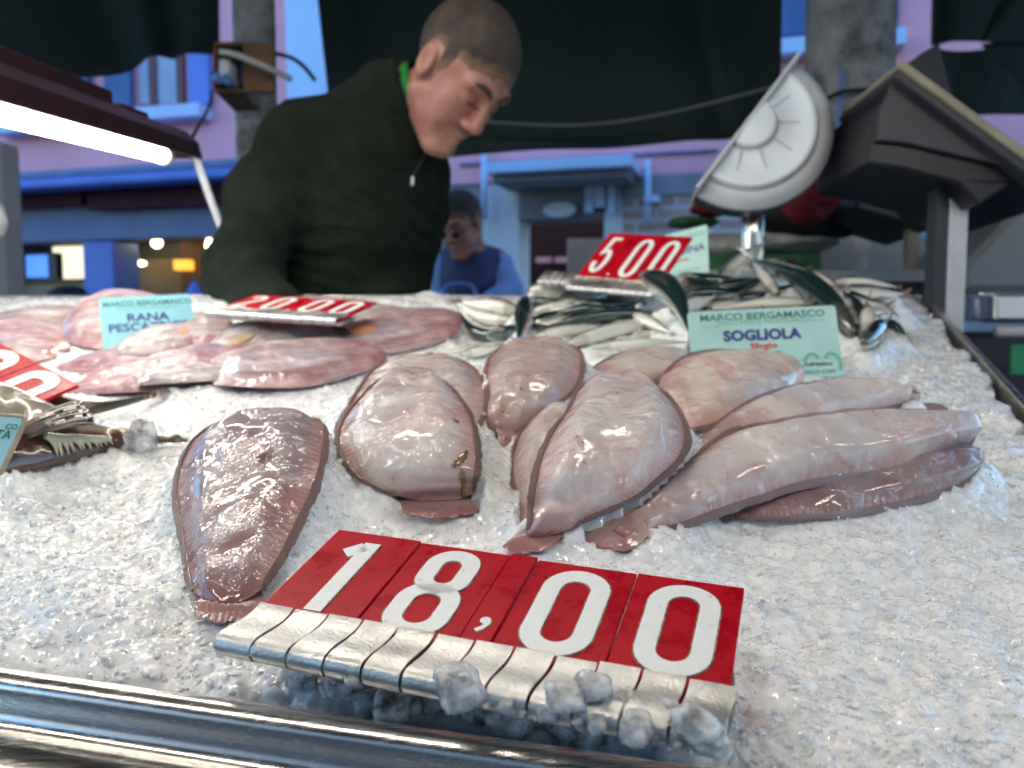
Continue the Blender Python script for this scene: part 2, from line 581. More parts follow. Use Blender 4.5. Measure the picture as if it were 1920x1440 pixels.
    M['card_blue'] = noisy('pale_blue_card', (.24, .56, .66), (.30, .63, .72), 25, .35, .05)
    M['card_tan'] = noisy('card_edge', (.30, .24, .15), (.42, .35, .24), 40, .5, .2)
    M['ink_green'] = mat('ink_green', (.02, .16, .12), .5)
    M['ink_lightgreen'] = mat('ink_light_green', (.16, .46, .36), .5)
    M['ink_blue'] = mat('ink_blue', (.02, .03, .22), .5)
    M['ink_red'] = mat('ink_red', (.65, .03, .03), .5)
    M['ink_black'] = mat('ink_black', (.03, .04, .05), .5)
    # ---- cloth
    m = mat('sweater_knit', (.011, .017, .012), .95, Sheen_Weight=.06, Sheen_Roughness=.5, Specular_IOR_Level=.15)
    bsdf(m).inputs['Sheen Tint'].default_value = (.25, .32, .24, 1)
    v = coords(m)
    wv = nd(m, 'ShaderNodeTexWave'); wv.inputs['Scale'].default_value = 90; wv.inputs['Distortion'].default_value = 1.5
    lk(m, v, wv.inputs['Vector'])
    hgt = mth(m, 'ADD', mth(m, 'MULTIPLY', wv.outputs['Fac'], .4), noise(m, v, 12, 4))
    setn(m, bump(m, hgt, .5, .012))
    setc(m, ramp(m, noise(m, v, 30, 4), [(.3, (.005, .009, .006)), (.7, (.011, .017, .011))]))
    M['sweater'] = m
    M['green_shirt'] = noisy('green_shirt', (.008, .14, .02), (.012, .20, .035), 40, .8, .3)
    M['trousers'] = noisy('dark_trousers', (.012, .014, .02), (.02, .022, .03), 20, .85, .3)
    M['vest'] = noisy('navy_vest', (.008, .018, .07), (.014, .03, .11), 12, .6, .5, .01)
    M['blue_shirt'] = noisy('light_blue_shirt', (.14, .26, .50), (.20, .34, .62), 12, .8, .4, .008)
    M['knit_cap'] = noisy('blue_cap', (.03, .06, .22), (.05, .09, .3), 30, .9, .4)
    m = mat('tarp', (.006, .020, .020), .75)
    v = coords(m)
    n = noise(m, v, 2.2, 4)
    setc(m, ramp(m, n, [(.3, (.004, .015, .017)), (.7, (.009, .027, .026))]))
    setn(m, bump(m, noise(m, coords(m, scale=(1, 1, .3)), 5, 3), .5, .02))
    M['tarp'] = m
    M['red_cloth'] = noisy('red_cloth', (.16, .006, .010), (.24, .010, .014), 12, .7, .5, .008)
    M['black_cloth'] = noisy('black_cloth', (.008, .008, .010), (.015, .015, .018), 12, .8, .5, .008)
    # ---- skin and hair
    m = mat('skin', (.33, .17, .13), .48, Subsurface_Weight=.2, Subsurface_Scale=.02)
    v = coords(m)
    n = noise(m, v, 22, 4, .6)
    c = ramp(m, n, [(.34, (.28, .10, .075)), (.5, (.33, .155, .115)), (.66, (.37, .19, .145))])
    setc(m, c)
    setn(m, bump(m, noise(m, v, 260, 4), .25, .001))
    M['skin'] = m
    m = mat('ear_skin', (.55, .20, .14), .45, Subsurface_Weight=.3, Subsurface_Scale=.02)
    M['ear_skin'] = m
    m = mat('short_hair', (.05, .028, .018), .75)
    v = coords(m)
    n = noise(m, v, 500, 3); n2 = noise(m, v, 25, 4)
    setc(m, ramp(m, mth(m, 'ADD', mth(m, 'MULTIPLY', n, .5), mth(m, 'MULTIPLY', n2, .5)), [(.35, (.022, .012, .008)), (.65, (.085, .05, .034))]))
    at_ = nd(m, 'ShaderNodeAttribute'); at_.attribute_name = 'fade'
    base_c = ramp(m, mth(m, 'ADD', mth(m, 'MULTIPLY', n, .5), mth(m, 'MULTIPLY', n2, .5)), [(.35, (.012, .007, .005)), (.65, (.070, .050, .040))])
    fd = mth(m, 'ADD', at_.outputs['Fac'], mth(m, 'MULTIPLY', mth(m, 'SUBTRACT', n, .5), .5))
    setc(m, mixc(m, ramp(m, fd, [(.1, (0, 0, 0)), (.9, (1, 1, 1))]), (.20, .105, .07), base_c))
    setn(m, bump(m, n, .8, .002))
    M['hair'] = m
    M['brow'] = mat('eyebrow', (.05, .03, .02), .8)
    M['lip'] = mat('lip', (.42, .14, .12), .4)
    M['lash'] = mat('lash', (.03, .018, .014), .6)
    M['lens_dark'] = mat('dark_lens', (.01, .01, .012), .1)
    # ---- setting
    M['pink_wall'] = noisy('pink_render', (.84, .35, .40), (.94, .42, .47), 1.6, .85, .25, .01)
    M['stone'] = noisy('pale_stone', (.60, .60, .60), (.76, .76, .76), 2.5, .8, .25, .01)
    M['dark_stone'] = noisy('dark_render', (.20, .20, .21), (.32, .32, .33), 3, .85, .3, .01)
    M['grey_wall'] = noisy('grey_render', (.26, .27, .30), (.36, .37, .40), 3, .85, .3, .01)
    m = mat('old_brick', (.2, .12, .12), .85)
    v = coords(m)
    br = nd(m, 'ShaderNodeTexBrick')
    br.inputs['Color1'].default_value = (.42, .20, .16, 1); br.inputs['Color2'].default_value = (.55, .32, .28, 1)
    br.inputs['Mortar'].default_value = (.55, .52, .50, 1)
    br.inputs['Scale'].default_value = 1.0; br.inputs['Brick Width'].default_value = .24; br.inputs['Row Height'].default_value = .075
    br.inputs['Mortar Size'].default_value = .014
    mp = nd(m, 'ShaderNodeMapping'); mp.inputs['Rotation'].default_value = (math.pi / 2, 0, 0)
    tc = nd(m, 'ShaderNodeTexCoord'); lk(m, tc.outputs['Object'], mp.inputs[0]); lk(m, mp.outputs[0], br.inputs['Vector'])
    setc(m, mixc(m, ramp(m, noise(m, v, 3, 5), [(.5, (0, 0, 0)), (.7, (.5,) * 3)]), br.outputs['Color'], (.34, .32, .34)))
    setn(m, bump(m, br.outputs['Fac'], .5, .01))
    M['brick'] = m
    M['blue_paint'] = noisy('blue_paint', (.09, .18, .55), (.12, .24, .66), 4, .5, .15)
    M['pale_blue'] = noisy('pale_blue_paint', (.42, .56, .78), (.50, .64, .84), 4, .5, .15)
    M['fascia'] = noisy('fascia_blue', (.13, .18, .32), (.17, .23, .38), 5, .6, .15)
    M['maroon_cloth'] = noisy('maroon_valance', (.07, .012, .035), (.11, .02, .05), 8, .85, .4, .01)
    M['glass'] = mat('window_glass', (.03, .06, .12), .08, Specular_IOR_Level=.8)
    M['shutter'] = noisy('blue_shutter', (.04, .09, .22), (.07, .14, .32), 6, .6, .2)
    M['curtain'] = noisy('pale_curtain', (.30, .36, .46), (.40, .46, .56), 8, .8, .2)
    M['red_frame'] = mat('red_frame', (.13, .03, .03), .5)
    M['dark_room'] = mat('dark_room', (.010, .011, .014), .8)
    M['room_wall'] = noisy('shop_wall', (.30, .22, .13), (.40, .30, .18), 2, .8, .1)
    M['room_grey'] = noisy('shop_grey', (.12, .12, .12), (.17, .17, .17), 2, .8, .1)
    M['wood'] = noisy('box_wood', (.12, .055, .025), (.19, .09, .04), 12, .6, .3)
    m = mat('old_plaster', (.22, .22, .24), .9)
    v = coords(m)
    n = noise(m, v, 4, 6, .65); n2 = noise(m, v, 16, 5)
    setc(m, ramp(m, mth(m, 'ADD', mth(m, 'MULTIPLY', n, .7), mth(m, 'MULTIPLY', n2, .3)), [(.38, (.14, .13, .13)), (.5, (.32, .31, .32)), (.66, (.46, .46, .47))]))
    setn(m, bump(m, n2, .5, .01))
    M['plaster'] = m
    m = mat('paving', (.2, .2, .2), .7)
    v = coords(m)
    br = nd(m, 'ShaderNodeTexBrick'); br.inputs['Scale'].default_value = 1.0
    br.inputs['Brick Width'].default_value = .6; br.inputs['Row Height'].default_value = .35; br.inputs['Mortar Size'].default_value = .008
    br.inputs['Color1'].default_value = (.13, .13, .13, 1); br.inputs['Color2'].default_value = (.19, .19, .185, 1); br.inputs['Mortar'].default_value = (.05, .05, .05, 1)
    lk(m, v, br.inputs['Vector']); setc(m, mixc(m, .4, br.outputs['Color'], ramp(m, noise(m, v, 2, 5), [(.3, (.1, .1, .1)), (.7, (.22, .22, .21))])))
    M['paving'] = m
    M['rope'] = mat('grey_rope', (.16, .17, .17), .8)
    M['blue_cord'] = mat('blue_cord', (.12, .24, .60), .5)
    M['green_sign'] = mat('green_sign', (.01, .30, .10), .5)
    M['crate_green'] = noisy('green_crate', (.02, .10, .03), (.04, .18, .06), 30, .6, .2)
    M['net'] = noisy('pale_bag', (.36, .38, .36), (.52, .53, .50), 14, .8, .6, .01)

def emit(name, color, strength):
    m = bpy.data.materials.new(name)
    m.use_nodes = True
    b = bsdf(m)
    b.inputs['Base Color'].default_value = (*color, 1)
    b.inputs['Emission Color'].default_value = (*color, 1)
    b.inputs['Emission Strength'].default_value = strength
    return m

build_materials()
# ------------------------------------------------------------------ ground
UPZ = Vector((0, 0, 1))
def wv(x, y, z):
    """direction from picture axes: right, up, toward the camera"""
    return (AX * x + AU * y - AF * z)

mb = MB(); mb.add([(-60, -60, 0), (60, -60, 0), (60, 60, 0), (-60, 60, 0)], [(0, 1, 2, 3)])
o = mb.build('ground', M['paving']); tag(o, 'grey paving slabs of the market square', 'ground', kind='structure')

# ------------------------------------------------------------------ the house front across the lane
FA, FB = at(0, 600, 6.5), at(1920, 600, 4.51)
FB.z = FA.z = ZC
FD = (FB - FA).normalized()
FN = Vector((FD.y, -FD.x, 0)).normalized()
if FN.dot(C0 - FA) < 0: FN = -FN
def fac(px, py, off=0.0):
    d = at(px, py, 1) - C0
    t = ((FA + FN * off) - C0).dot(FN) / d.dot(FN)
    return C0 + d * t
def fbox(mb, x0, y0, x1, y1, o0, o1, b=0.0):
    xm, ym = (x0 + x1) / 2, (y0 + y1) / 2
    a, c = fac(x0, ym, o1), fac(x1, ym, o1)
    z1, z0 = fac(xm, y0, o1).z, fac(xm, y1, o1).z
    z0 = max(z0, .01)
    mid = (a + c) / 2 - FN * (abs(o1 - o0) / 2); mid.z = (z0 + z1) / 2
    w = abs((c - a).dot(FD)) / 2
    return mb.box(mid, FD * w, FN * (abs(o1 - o0) / 2), UPZ * ((z1 - z0) / 2), b)
def fpart(name, x0, y0, x1, y1, o0, o1, m, parent, b=0.0):
    return fbox(MB(), x0, y0, x1, y1, o0, o1, b).build(name, M[m] if isinstance(m, str) else m, parent)

FROT = Matrix((FD, -FN, UPZ)).transposed()
house = empty('town_house', Vector((FA.x * .4 + FB.x * .6, FA.y * .4 + FB.y * .6, 0)), 'pink rendered house with a dark doorway and blue shutters across the lane', 'building', rot=FROT)
zsp = fac(960, 341).z
def wallbox(x0, x1, z0, z1, o0, o1, m, name, parent=house):
    a, c = fac(x0, 600, o1), fac(x1, 600, o1)
    mid = (a + c) / 2 - FN * (abs(o1 - o0) / 2); mid.z = (z0 + z1) / 2
    mb = MB().box(mid, FD * (abs((c - a).dot(FD)) / 2), FN * (abs(o1 - o0) / 2), UPZ * ((z1 - z0) / 2))
    return mb.build(name, M[m], parent)
wallbox(-500, 2350, zsp, 7.5, -.3, 0, 'pink_wall', 'upper_wall')
zdo = fac(1050, 408).z
wallbox(905, 972, .01, zsp, -.3, -.02, 'stone', 'door_jamb')
wallbox(1131, 1166, .01, zsp, -.3, -.02, 'stone', 'door_jamb')
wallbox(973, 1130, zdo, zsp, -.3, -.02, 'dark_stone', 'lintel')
wallbox(1167, 1470, .01, zsp - .12, -.3, -.02, 'brick', 'brick_wall')
wallbox(1167, 1470, zsp - .12, zsp - .002, -.3, .0, 'dark_stone', 'wall_band')
wallbox(1471, 2350, .01, zsp, -.3, -.02, 'grey_wall', 'lower_wall')
wallbox(622, 904, .01, zsp, -.3, -.02, 'dark_stone', 'lower_wall')
wallbox(-500, 621, .01, zsp, -.3, -.001, 'pink_wall', 'lower_wall')
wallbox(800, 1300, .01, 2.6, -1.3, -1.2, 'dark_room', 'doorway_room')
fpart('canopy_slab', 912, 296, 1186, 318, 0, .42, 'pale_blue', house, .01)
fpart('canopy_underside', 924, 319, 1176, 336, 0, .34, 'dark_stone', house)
o = MB(); c_ = fac(1050, 394, .02)
o.prism([c_ + FD * .105 * math.cos(a) + UPZ * .048 * math.sin(a) for a in np.linspace(0, 2 * math.pi, 28, endpoint=False)], FN * .02)
o.build('house_number_plate', M['white_metal'], house)
class _F: pass
# cloth strips hanging at the right of the doorway
for x0, x1, y1 in ((1096, 1112, 398), (1114, 1133, 388), (1139, 1150, 402)):
    fpart('hanging_cloth', x0, 335, x1, y1, .0, .05, 'pale_blue', house, .006)
for x0, x1 in ((1005, 1032), (1040, 1072), (1080, 1102)):  # light reflections in the doorway, built as three pale strips
    fpart('light_reflection', x0, 482, x1, 492, -1.15, -1.1, 'white_metal', house)
for x, y0, y1 in ((908, 282, 412), (1214, 300, 420)):
    MB().tube([fac(x, y0, .06), fac(x, y1, .06)], .022, 10).build('drain_pipe', M['pale_blue'], house, True)
fpart('pipe_bracket', 1208, 366, 1236, 378, 0, .1, 'pale_blue', house)
# upper windows with shutters; panes and frames belong to each window
def window(x0, x1, y0, y1, bars):
    w = fpart('window', x0, y0, x1, y1, -.12, .004, 'glass', house)
    for bx0, bx1, mm in bars:
        fpart('frame' if mm == 'red_frame' else 'curtain', bx0, y0 + 1, bx1, y1 - 1, 0, .012 if mm != 'red_frame' else .03, mm, w)
    return w
window(258, 345, -60, 196, [(258, 276, 'curtain'), (278, 289, 'red_frame'), (291, 328, 'curtain'), (330, 341, 'red_frame')])
fpart('shutter', 190, -60, 240, 200, .03, .07, 'shutter', house, .005)
fpart('shutter', 350, -60, 388, 196, .03, .07, 'blue_paint', house, .005)
fpart('window_sill', 238, 197, 372, 222, 0, .16, 'pale_blue', house, .01)
window(60, 122, -60, 210, [(112, 121, 'red_frame')])
fpart('shutter', 125, -60, 160, 205, .03, .07, 'shutter', house, .005)
fpart('window_sill', -20, 222, 118, 246, 0, .16, 'pale_blue', house, .01)
fpart('pilaster', 532, -400, 622, 330, 0, .14, 'pale_blue', house, .01)
fpart('upper_panel', 1462, -300, 1690, 56, 0, .05, 'shutter', house)
fpart('window_sill', 1455, 60, 1700, 92, 0, .14, 'pale_blue', house, .01)
fpart('cable', 860, 292, 1345, 296, 0, .03, 'fascia', house)

ob = empty('sky_blocking_house', Vector((0, -8.2, 0)), 'unseen grey rendered house added behind the camera to block the low sky', 'building')  # out of view, added to cut the blue sky reflections
MB().wbox((0, -8.5, 2.6), 22, .6, 5.2).build('wall', M['dark_stone'], ob)
for x in (-6, -2.5, 1, 4.5):
    w_ = MB().wbox((x, -8.19, 3.2), .9, .03, 1.4, .004).build('window', M['glass'], ob)
    MB().wbox((x, -8.15, 2.46), 1.1, .10, .07, .004).build('sill', M['stone'], w_)
MB().wbox((0, -8.16, 1.1), 1.2, .05, 2.2, .004).build('door', M['wood'], ob)

# ------------------------------------------------------------------ the shop at the left
shop = empty('corner_shop', fac(200, 600, .5) * 1.0, 'blue shop with a maroon valance and a lit interior at the left', 'building', rot=FROT)
shop.location.z = 0
def spart(name, x0, y0, x1, y1, o0, o1, m, parent=None, b=0.0):
    return fbox(MB(), x0, y0, x1, y1, o0, o1, b).build(name, M[m] if isinstance(m, str) else m, parent or shop)
o = spart('canopy_roof', -300, 316, 560, 330, .05, .9, 'fascia', None, .01)
spart('gutter', -300, 330, 560, 349, .75, .93, 'blue_paint', None, .02)
for x0, x1 in ((-300, 0), (4, 152), (162, 440), (445, 560)):
    spart('valance', x0, 356, x1, 388, .60, .66, 'maroon_cloth', None, .004)
spart('fascia_board', -300, 390, 560, 452, .42, .56, 'fascia', None, .01)
spart('pillar', 160, 452, 216, 760, .30, .55, 'blue_paint', None, .01)
spart('pillar', -60, 452, -10, 760, .30, .55, 'blue_paint', None, .01)
spart('pillar', 500, 452, 560, 760, .30, .55, 'blue_paint', None, .01)
wallbox(-300, 600, .02, fac(100, 446).z, .002, .02, 'room_grey', 'back_wall', shop)
spart('wall_panel', 100, 462, 162, 530, .03, .05, M.setdefault('wall_glow', emit('wall_glow', (1.0, .92, .68), .28)))  # emission stands in for the lamplight on this pale wall
spart('wall_panel', 222, 470, 260, 520, .03, .04, 'room_wall')
spart('wood_partition', 340, 452, 420, 600, .03, .10, 'wood')
spart('beige_wall', 262, 485, 345, 700, .03, .06, 'room_wall')
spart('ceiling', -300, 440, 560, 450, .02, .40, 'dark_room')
wl = M.setdefault('warm_bulb', emit('warm_bulb', (1.0, .80, .42), 3.0))
def ball(name, c, r, m, parent=None, sx=1, sz=1):
    bm = bmesh.new(); bmesh.ops.create_uvsphere(bm, u_segments=18, v_segments=12, radius=r)
    vs = [Vector(c) + Vector((v.co.x * sx, v.co.y * sx, v.co.z * sz)) for v in bm.verts]
    fs = [tuple(v.index for v in f.verts) for f in bm.faces]; bm.free()
    return mesh_obj(name, vs, fs, m, parent, True, loc=None if parent else c)
def bulb(px, py, off, r, label, sx=1, sz=1):
    c = fac(px, py, off)
    e = empty('shop_lamp', c, label, 'lamp')
    ball('bulb', c, r, wl, e, sx, sz)
    MB().tube([c + UPZ * r * sz, c + UPZ * (r * sz + .12)], .006, 8).build('stem', M['black_plastic'], e, True)
bulb(294, 455, .25, .034, 'round warm lamp glowing inside the shop')
bulb(392, 462, .25, .022, 'upright warm tube lamp by the man sleeve inside the shop', 1, 2.6)
bulb(264, 494, .22, .022, 'small oval lamp low inside the shop', 1.6, .7)
e = empty('amber_light_box', fac(340, 497, .2), 'small amber lit box on the shop wall', 'light box')
fbox(MB(), 325, 487, 350, 506, .12, .2, .004).build('light_box_body', M.setdefault('amber', emit('amber', (1.0, .50, .06), .30)), e)
scr = empty('monitor', fac(72, 522, .35), 'black monitor with a blue screen on the shop counter', 'monitor')
fbox(MB(), 42, 474, 106, 524, .28, .34, .006).build('monitor_case', M['black_plastic'], scr)
fbox(MB(), 49, 478, 89, 520, .345, .35).build('screen', M.setdefault('screen', emit('screen_glow', (.08, .26, .85), .26)), scr)
sc_ = empty('shop_counter', fac(100, 560, .35), 'beige counter front in the lit shop', 'counter'); sc_.location.z = 0
fbox(MB(), 40, 526, 168, 760, .1, .38, .01).build('counter_body', M['room_wall'], sc_)
fbox(MB(), 34, 523, 170, 528, .08, .42, .004).build('counter_top', M['wood'], sc_)
b_ = fac(132, 560, .55)
ball('black_bag', b_, .12, M['black_cloth'], None, 1.25, .75)
o = bpy.data.objects['black_bag']; tag(o, 'black bag in front of the beige shop counter', 'bag')
b_ = fac(365, 560, .9)
mb = MB().tube([b_ + UPZ * z for z in (-.25, -.1, 0, .06, .1)], [.09, .085, .07, .03, .015], 16); o = mb.build('blue_jug', M['blue_paint'], None, True, loc=b_); tag(o, 'blue jug just left of the man sleeve', 'jug')

# ------------------------------------------------------------------ market pillars, hanging tarpaulins, roof
def pillar(name, x0, x1, f, label, m):
    a, b = at(x0, 600, f), at(x1, 600, f)
    r = (b - a).length / 2; c = (a + b) / 2; n = 32
    mb = MB(); vs = []; zz = np.linspace(0, 3.2, 30)
    for z in zz:
        for k in range(n):
            t = 2 * math.pi * k / n
            rr = r * (1 + .03 * vnoise(np.array([math.cos(t) * 2 + z]), np.array([math.sin(t) * 2]), z * 2, 3)[0])
            vs.append((c.x + rr * math.cos(t), c.y + r + rr * math.sin(t), z))
    mb.add(vs, [(i * n + k, i * n + (k + 1) % n, (i + 1) * n + (k + 1) % n, (i + 1) * n + k) for i in range(29) for k in range(n)])
    o = mb.build(name, m, None, True, loc=Vector((c.x, c.y + r, 0))); tag(o, label, 'pillar')
    return c, r
pillar('market_pillar', 1528, 1692, 2.25, 'thick worn grey plaster pillar behind the scales', M['plaster'])
pillar('market_pillar', 440, 516, 2.45, 'dark slim pillar behind the stooping man, carrying a wooden box', M['plaster'])

def cloth(name, poly_top, poly_bot, f, label, folds=7, amp=.03, th=.004, m='tarp'):
    """sheet hung between a top line and a bottom line of pixels, with folds and hems of its own"""
    T_ = np_pts0([at(x, y, f) for x, y in poly_top]); B_ = np_pts0([at(x, y, f) for x, y in poly_bot])
    n, k = 90, 36
    T_, B_ = catmull(T_, n), catmull(B_, n)
    vs = []
    for i in range(k):
        q = i / (k - 1)
        P = T_ * (1 - q) + B_ * q
        s = np.linspace(0, 1, n)
        off = amp * (.35 + q) * (np.sin(s * folds * 6.28 + 2.2 * q + 1.5 * np.sin(s * 9)) * .6 + vnoise(s * folds * 1.7, s * 0 + q * 2.5, 0, 9))
        P = P - np.array(AF) * off[:, None]
        vs.append(P)
    V = np.concatenate(vs)
    o = mesh_obj(name, V, [(i * n + j, i * n + j + 1, (i + 1) * n + j + 1, (i + 1) * n + j) for i in range(k - 1) for j in range(n - 1)], M[m], None, True, loc=Vector(V.mean(0)))
    o.modifiers.new('thickness', 'SOLIDIFY').thickness = th
    tag(o, label, 'tarpaulin', 'dark green tarpaulins hung round the stall')
    return o
def np_pts0(L): return np.array([tuple(p) for p in L])
cloth('tarpaulin', [(-500, -250), (0, -250), (412, -250)], [(-500, 260), (-120, 200), (65, 162), (190, 138), (290, 110), (345, 108), (413, 106)], 2.55, 'dark green tarpaulin above the strip lamp, its lower edge sloping', 3)
cloth('tarpaulin', [(572, -250), (1000, -250), (1463, -250)], [(628, 300), (760, 296), (880, 290), (1100, 278), (1345, 263), (1400, 259), (1463, 255)], 2.60, 'large dark green tarpaulin filling the space behind the stooping man', 5, .02)
cloth('tarpaulin', [(1750, -250), (1900, -250), (2500, -250)], [(1747, 84), (1790, 79), (1850, 77), (1900, 80), (2500, 92)], 2.58, 'upper dark green tarpaulin above the slit at the right', 3, .008)
cloth('tarpaulin', [(1750, 91), (1800, 96), (1850, 92), (1900, 80.5), (2500, 92.5)], [(1762, 225), (1850, 217), (1920, 214), (2100, 206), (2500, 190)], 2.60, 'lower dark green tarpaulin behind the big grey scale', 3, .008)
# unseen stall roof, carried far back to keep blue sky off the ice
P = [Vector((-3.6, -4.2, 2.75)), Vector((3.6, -4.2, 2.75)), Vector((3.6, 2.75, 2.62)), Vector((-3.6, 2.75, 2.62))]
mb = MB(); mb.prism(P, Vector((0, 0, .01))); o = mb.build('stall_roof', M['tarp'], None, False, loc=Vector((0, 1.2, 2.6))); tag(o, 'unseen flat dark green awning over the stall, extended to screen the ice from sky', 'awning')
for x, y in ((-3.4, -4.0), (3.4, -4.0)):
    mb = MB().tube([(x, y, 0), (x, y, 2.75)], .03, 16); o = mb.build('awning_pole', M['white_metal'], None, True, loc=Vector((x, y, 0))); tag(o, 'grey pole holding up the %s front corner of the awning' % ('left' if x < 0 else 'right'), 'pole', 'awning poles')
# rope across the tarpaulin, cords
pts = [at(885, 226, 2.45), at(960, 232, 2.45), at(1060, 235, 2.45), at(1160, 228, 2.45), at(1280, 206, 2.4), at(1430, 168, 2.35), at(1530, 145, 2.3)]
pts = catmull(np_pts0(pts), 30)
o = MB().tube(pts, .0045, 8).build('rope', M['rope'], None, True, loc=Vector(pts[0])); tag(o, 'grey rope sagging in front of the large green tarpaulin', 'rope')
pts = catmull(np_pts0([at(1574, 125, 2.2), at(1580, 145, 2.2), at(1572, 220, 2.2), at(1566, 280, 2.2), at(1556, 330, 2.2)]), 24)
o = MB().tube(pts, .0052, 8).build('cord', M['blue_cord'], None, True, loc=Vector(pts[0])); tag(o, 'blue cord hanging down the worn pillar', 'cord')
pts = catmull(np_pts0([at(1540, 190, 2.2), at(1580, 172, 2.18), at(1620, 168, 2.18), at(1660, 162, 2.2), at(1700, 165, 2.3)]), 20)
o = MB().tube(pts, .006, 8).build('strap', M['black_cloth'], None, True, loc=Vector(pts[0])); tag(o, 'black strap tied round the worn pillar', 'strap')
# wooden box on the slim pillar, a flood light in it and its cable
wb = empty('wooden_box', at(456, 190, 2.2), 'small open wooden box fixed on the slim pillar', 'box')
def qbox(mb, x0, y0, x1, y1, f, depth, b=0.0):
    a, c = at(x0, y1, f), at(x1, y0, f)
    mid = (a + c) / 2 + AF * depth / 2
    d = c - a
    return mb.box(mid, AX * abs(d.dot(AX)) / 2, AF * depth / 2, AU * abs(d.dot(AU)) / 2, b)
for nm, args in (('side_panel', (456, 80, 514, 172, 2.20, .012)), ('top_panel', (402, 78, 455, 84, 2.20, .16)), ('bottom_panel', (402, 166, 455, 172, 2.20, .16)), ('back_panel', (404, 85, 454, 165, 2.34, .01)), ('side_panel', (400, 85, 404, 165, 2.2, .16))):
    qbox(MB(), *args, .001).build(nm, M['wood'], wb)
fl_ = empty('flood_light', at(424, 160, 2.2), 'small flood light with blue wires in the wooden box', 'lamp')
mb = MB(); qbox(mb, 408, 108, 430, 148, 2.16, .08, .01); mb.build('lamp_housing', M['white_metal'], fl_)
mb = MB(); qbox(mb, 420, 112, 450, 158, 2.22, .08, .01); mb.build('lamp_back', M['black_plastic'], fl_)
MB().tube([at(404, 140, 2.15), at(412, 150, 2.12), at(424, 146, 2.12), at(430, 155, 2.15)], .012, 10).build('wire', M['blue_cord'], fl_, True)
pts = catmull(np_pts0([at(412, 97, 2.12), at(440, 102, 2.12), at(490, 122, 2.12), at(545, 148, 2.2)]), 20)
o = MB().tube(pts, .008, 8).build('cable', M['net'], None, True, loc=Vector(pts[0])); tag(o, 'pale cable crossing the front of the wooden box', 'cable')
pts = catmull(np_pts0([at(514, 100, 2.25), at(545, 108, 2.3), at(570, 125, 2.35), at(590, 150, 2.4)]), 20)
o = MB().tube(pts, .006, 8).build('cable', M['black_cloth'], None, True, loc=Vector(pts[0])); tag(o, 'thin dark cable curving from the wooden box toward the man', 'cable')
pts = catmull(np_pts0([at(398, 170, 2.1), at(392, 200, 2.05), at(370, 240, 1.7), at(358, 262, 1.45)]), 20)
o = MB().tube(pts, .0035, 8).build('cable', M['black_cloth'], None, True, loc=Vector(pts[0])); tag(o, 'thin cable running from the wooden box down to the strip lamp', 'cable')

# ------------------------------------------------------------------ strip lamps over the fish
TUBE = emit('tube_glow', (1.0, .935, .82), 7.8)
TUBE2 = emit('tube_glow_two', (1.0, .935, .82), 11.6)
def strip_lamp(Np, Ep, label, arm=None, glow=TUBE, rad=.0125):
    d = (Ep - Np).normalized(); L_ = (Ep - Np).length
    e = empty('strip_lamp', (Np + Ep) / 2, label, 'strip lamp', 'strip lamps over the fish')
    MB().tube([Np, Ep], rad, 16).build('tube', glow, e, True)
    up = UPZ - d * UPZ.dot(d); up.normalize(); sd = d.cross(up)
    for p, sg in ((Ep, 1), (Np, -1)):
        MB().tube([p + d * sg * .001, p + d * sg * .02], .016, 16).build('tube_cap', M['white_metal'], e, True)
    prof = [(-.045, -.004), (-.040, .022), (-.022, .040), (.022, .040), (.040, .022), (.045, -.004), (.040, -.004), (.034, .018), (.018, .028), (-.018, .028), (-.034, .018), (-.040, -.004)]
    mb = MB(); k = len(prof); vs = []
    for p in (Np - d * .05, Ep + d * .075):
        for a, b in prof: vs.append(p + sd * a + up * b + up * .004)
    mb.add(vs, [(j, (j + 1) % k, k + (j + 1) % k, k + j) for j in range(k)])
    for p, sg in ((Np - d * .05, -1), (Ep + d * .075, 1)):
        q = [p + sd * a + up * (b + .004) for a, b in prof[:6]]
        mb.prism(q, d * sg * .004)
    mb.build('housing', M['maroon'], e)
    mb = MB().box(Ep - d * .14 + up * .048, d * .055, sd * .012, up * .006, .002); mb.build('switch_box', M['maroon'], e)
    mb = MB().box(Np + d * L_ * .42 + up * .052, d * .18, sd * .02, up * .010, .003); mb.build('ballast_box', M['maroon'], e)
    if arm:
        MB().tube(arm, .0065, 12).build('support_rod', M['white_metal'], e, True)
    return e
E1 = at(302, 290, 1.35); N1 = at(0, 212, .85)
N1 = E1 + (N1 - E1).normalized() * .74
strip_lamp(N1, E1, 'maroon strip lamp with a glowing tube at the upper left', [at(366, 292, 1.42), at(390, 360, 1.45), at(416, 432, 1.48), at(452, 540, 1.52), at(470, 600, 1.54)])
strip_lamp(Vector((-1.0, 1.22, ZC + .76)), Vector((.15, .67, ZC + .76)), 'strip lamp hung slantwise high over the left half of the counter', [Vector((-.4, .93, ZC + .8)), Vector((-.4, .93, 2.7))], TUBE2, .013)
strip_lamp(Vector((.32, .0, ZC + .74)), Vector((1.35, -.10, ZC + .74)), 'strip lamp hung over the front right corner of the counter', [Vector((.8, -.05, ZC + .78)), Vector((.8, -.05, 2.7))], TUBE2, .013)

strip_lamp(Vector((-1.15, .04, ZC + .74)), Vector((-.12, -.06, ZC + .74)), 'unseen strip lamp added over the front left corner to brighten the front rim', [Vector((-.6, -.01, ZC + .78)), Vector((-.6, -.01, 2.7))], TUBE2, .013)  # extra lamp out of view, put in for the gold line along the rim

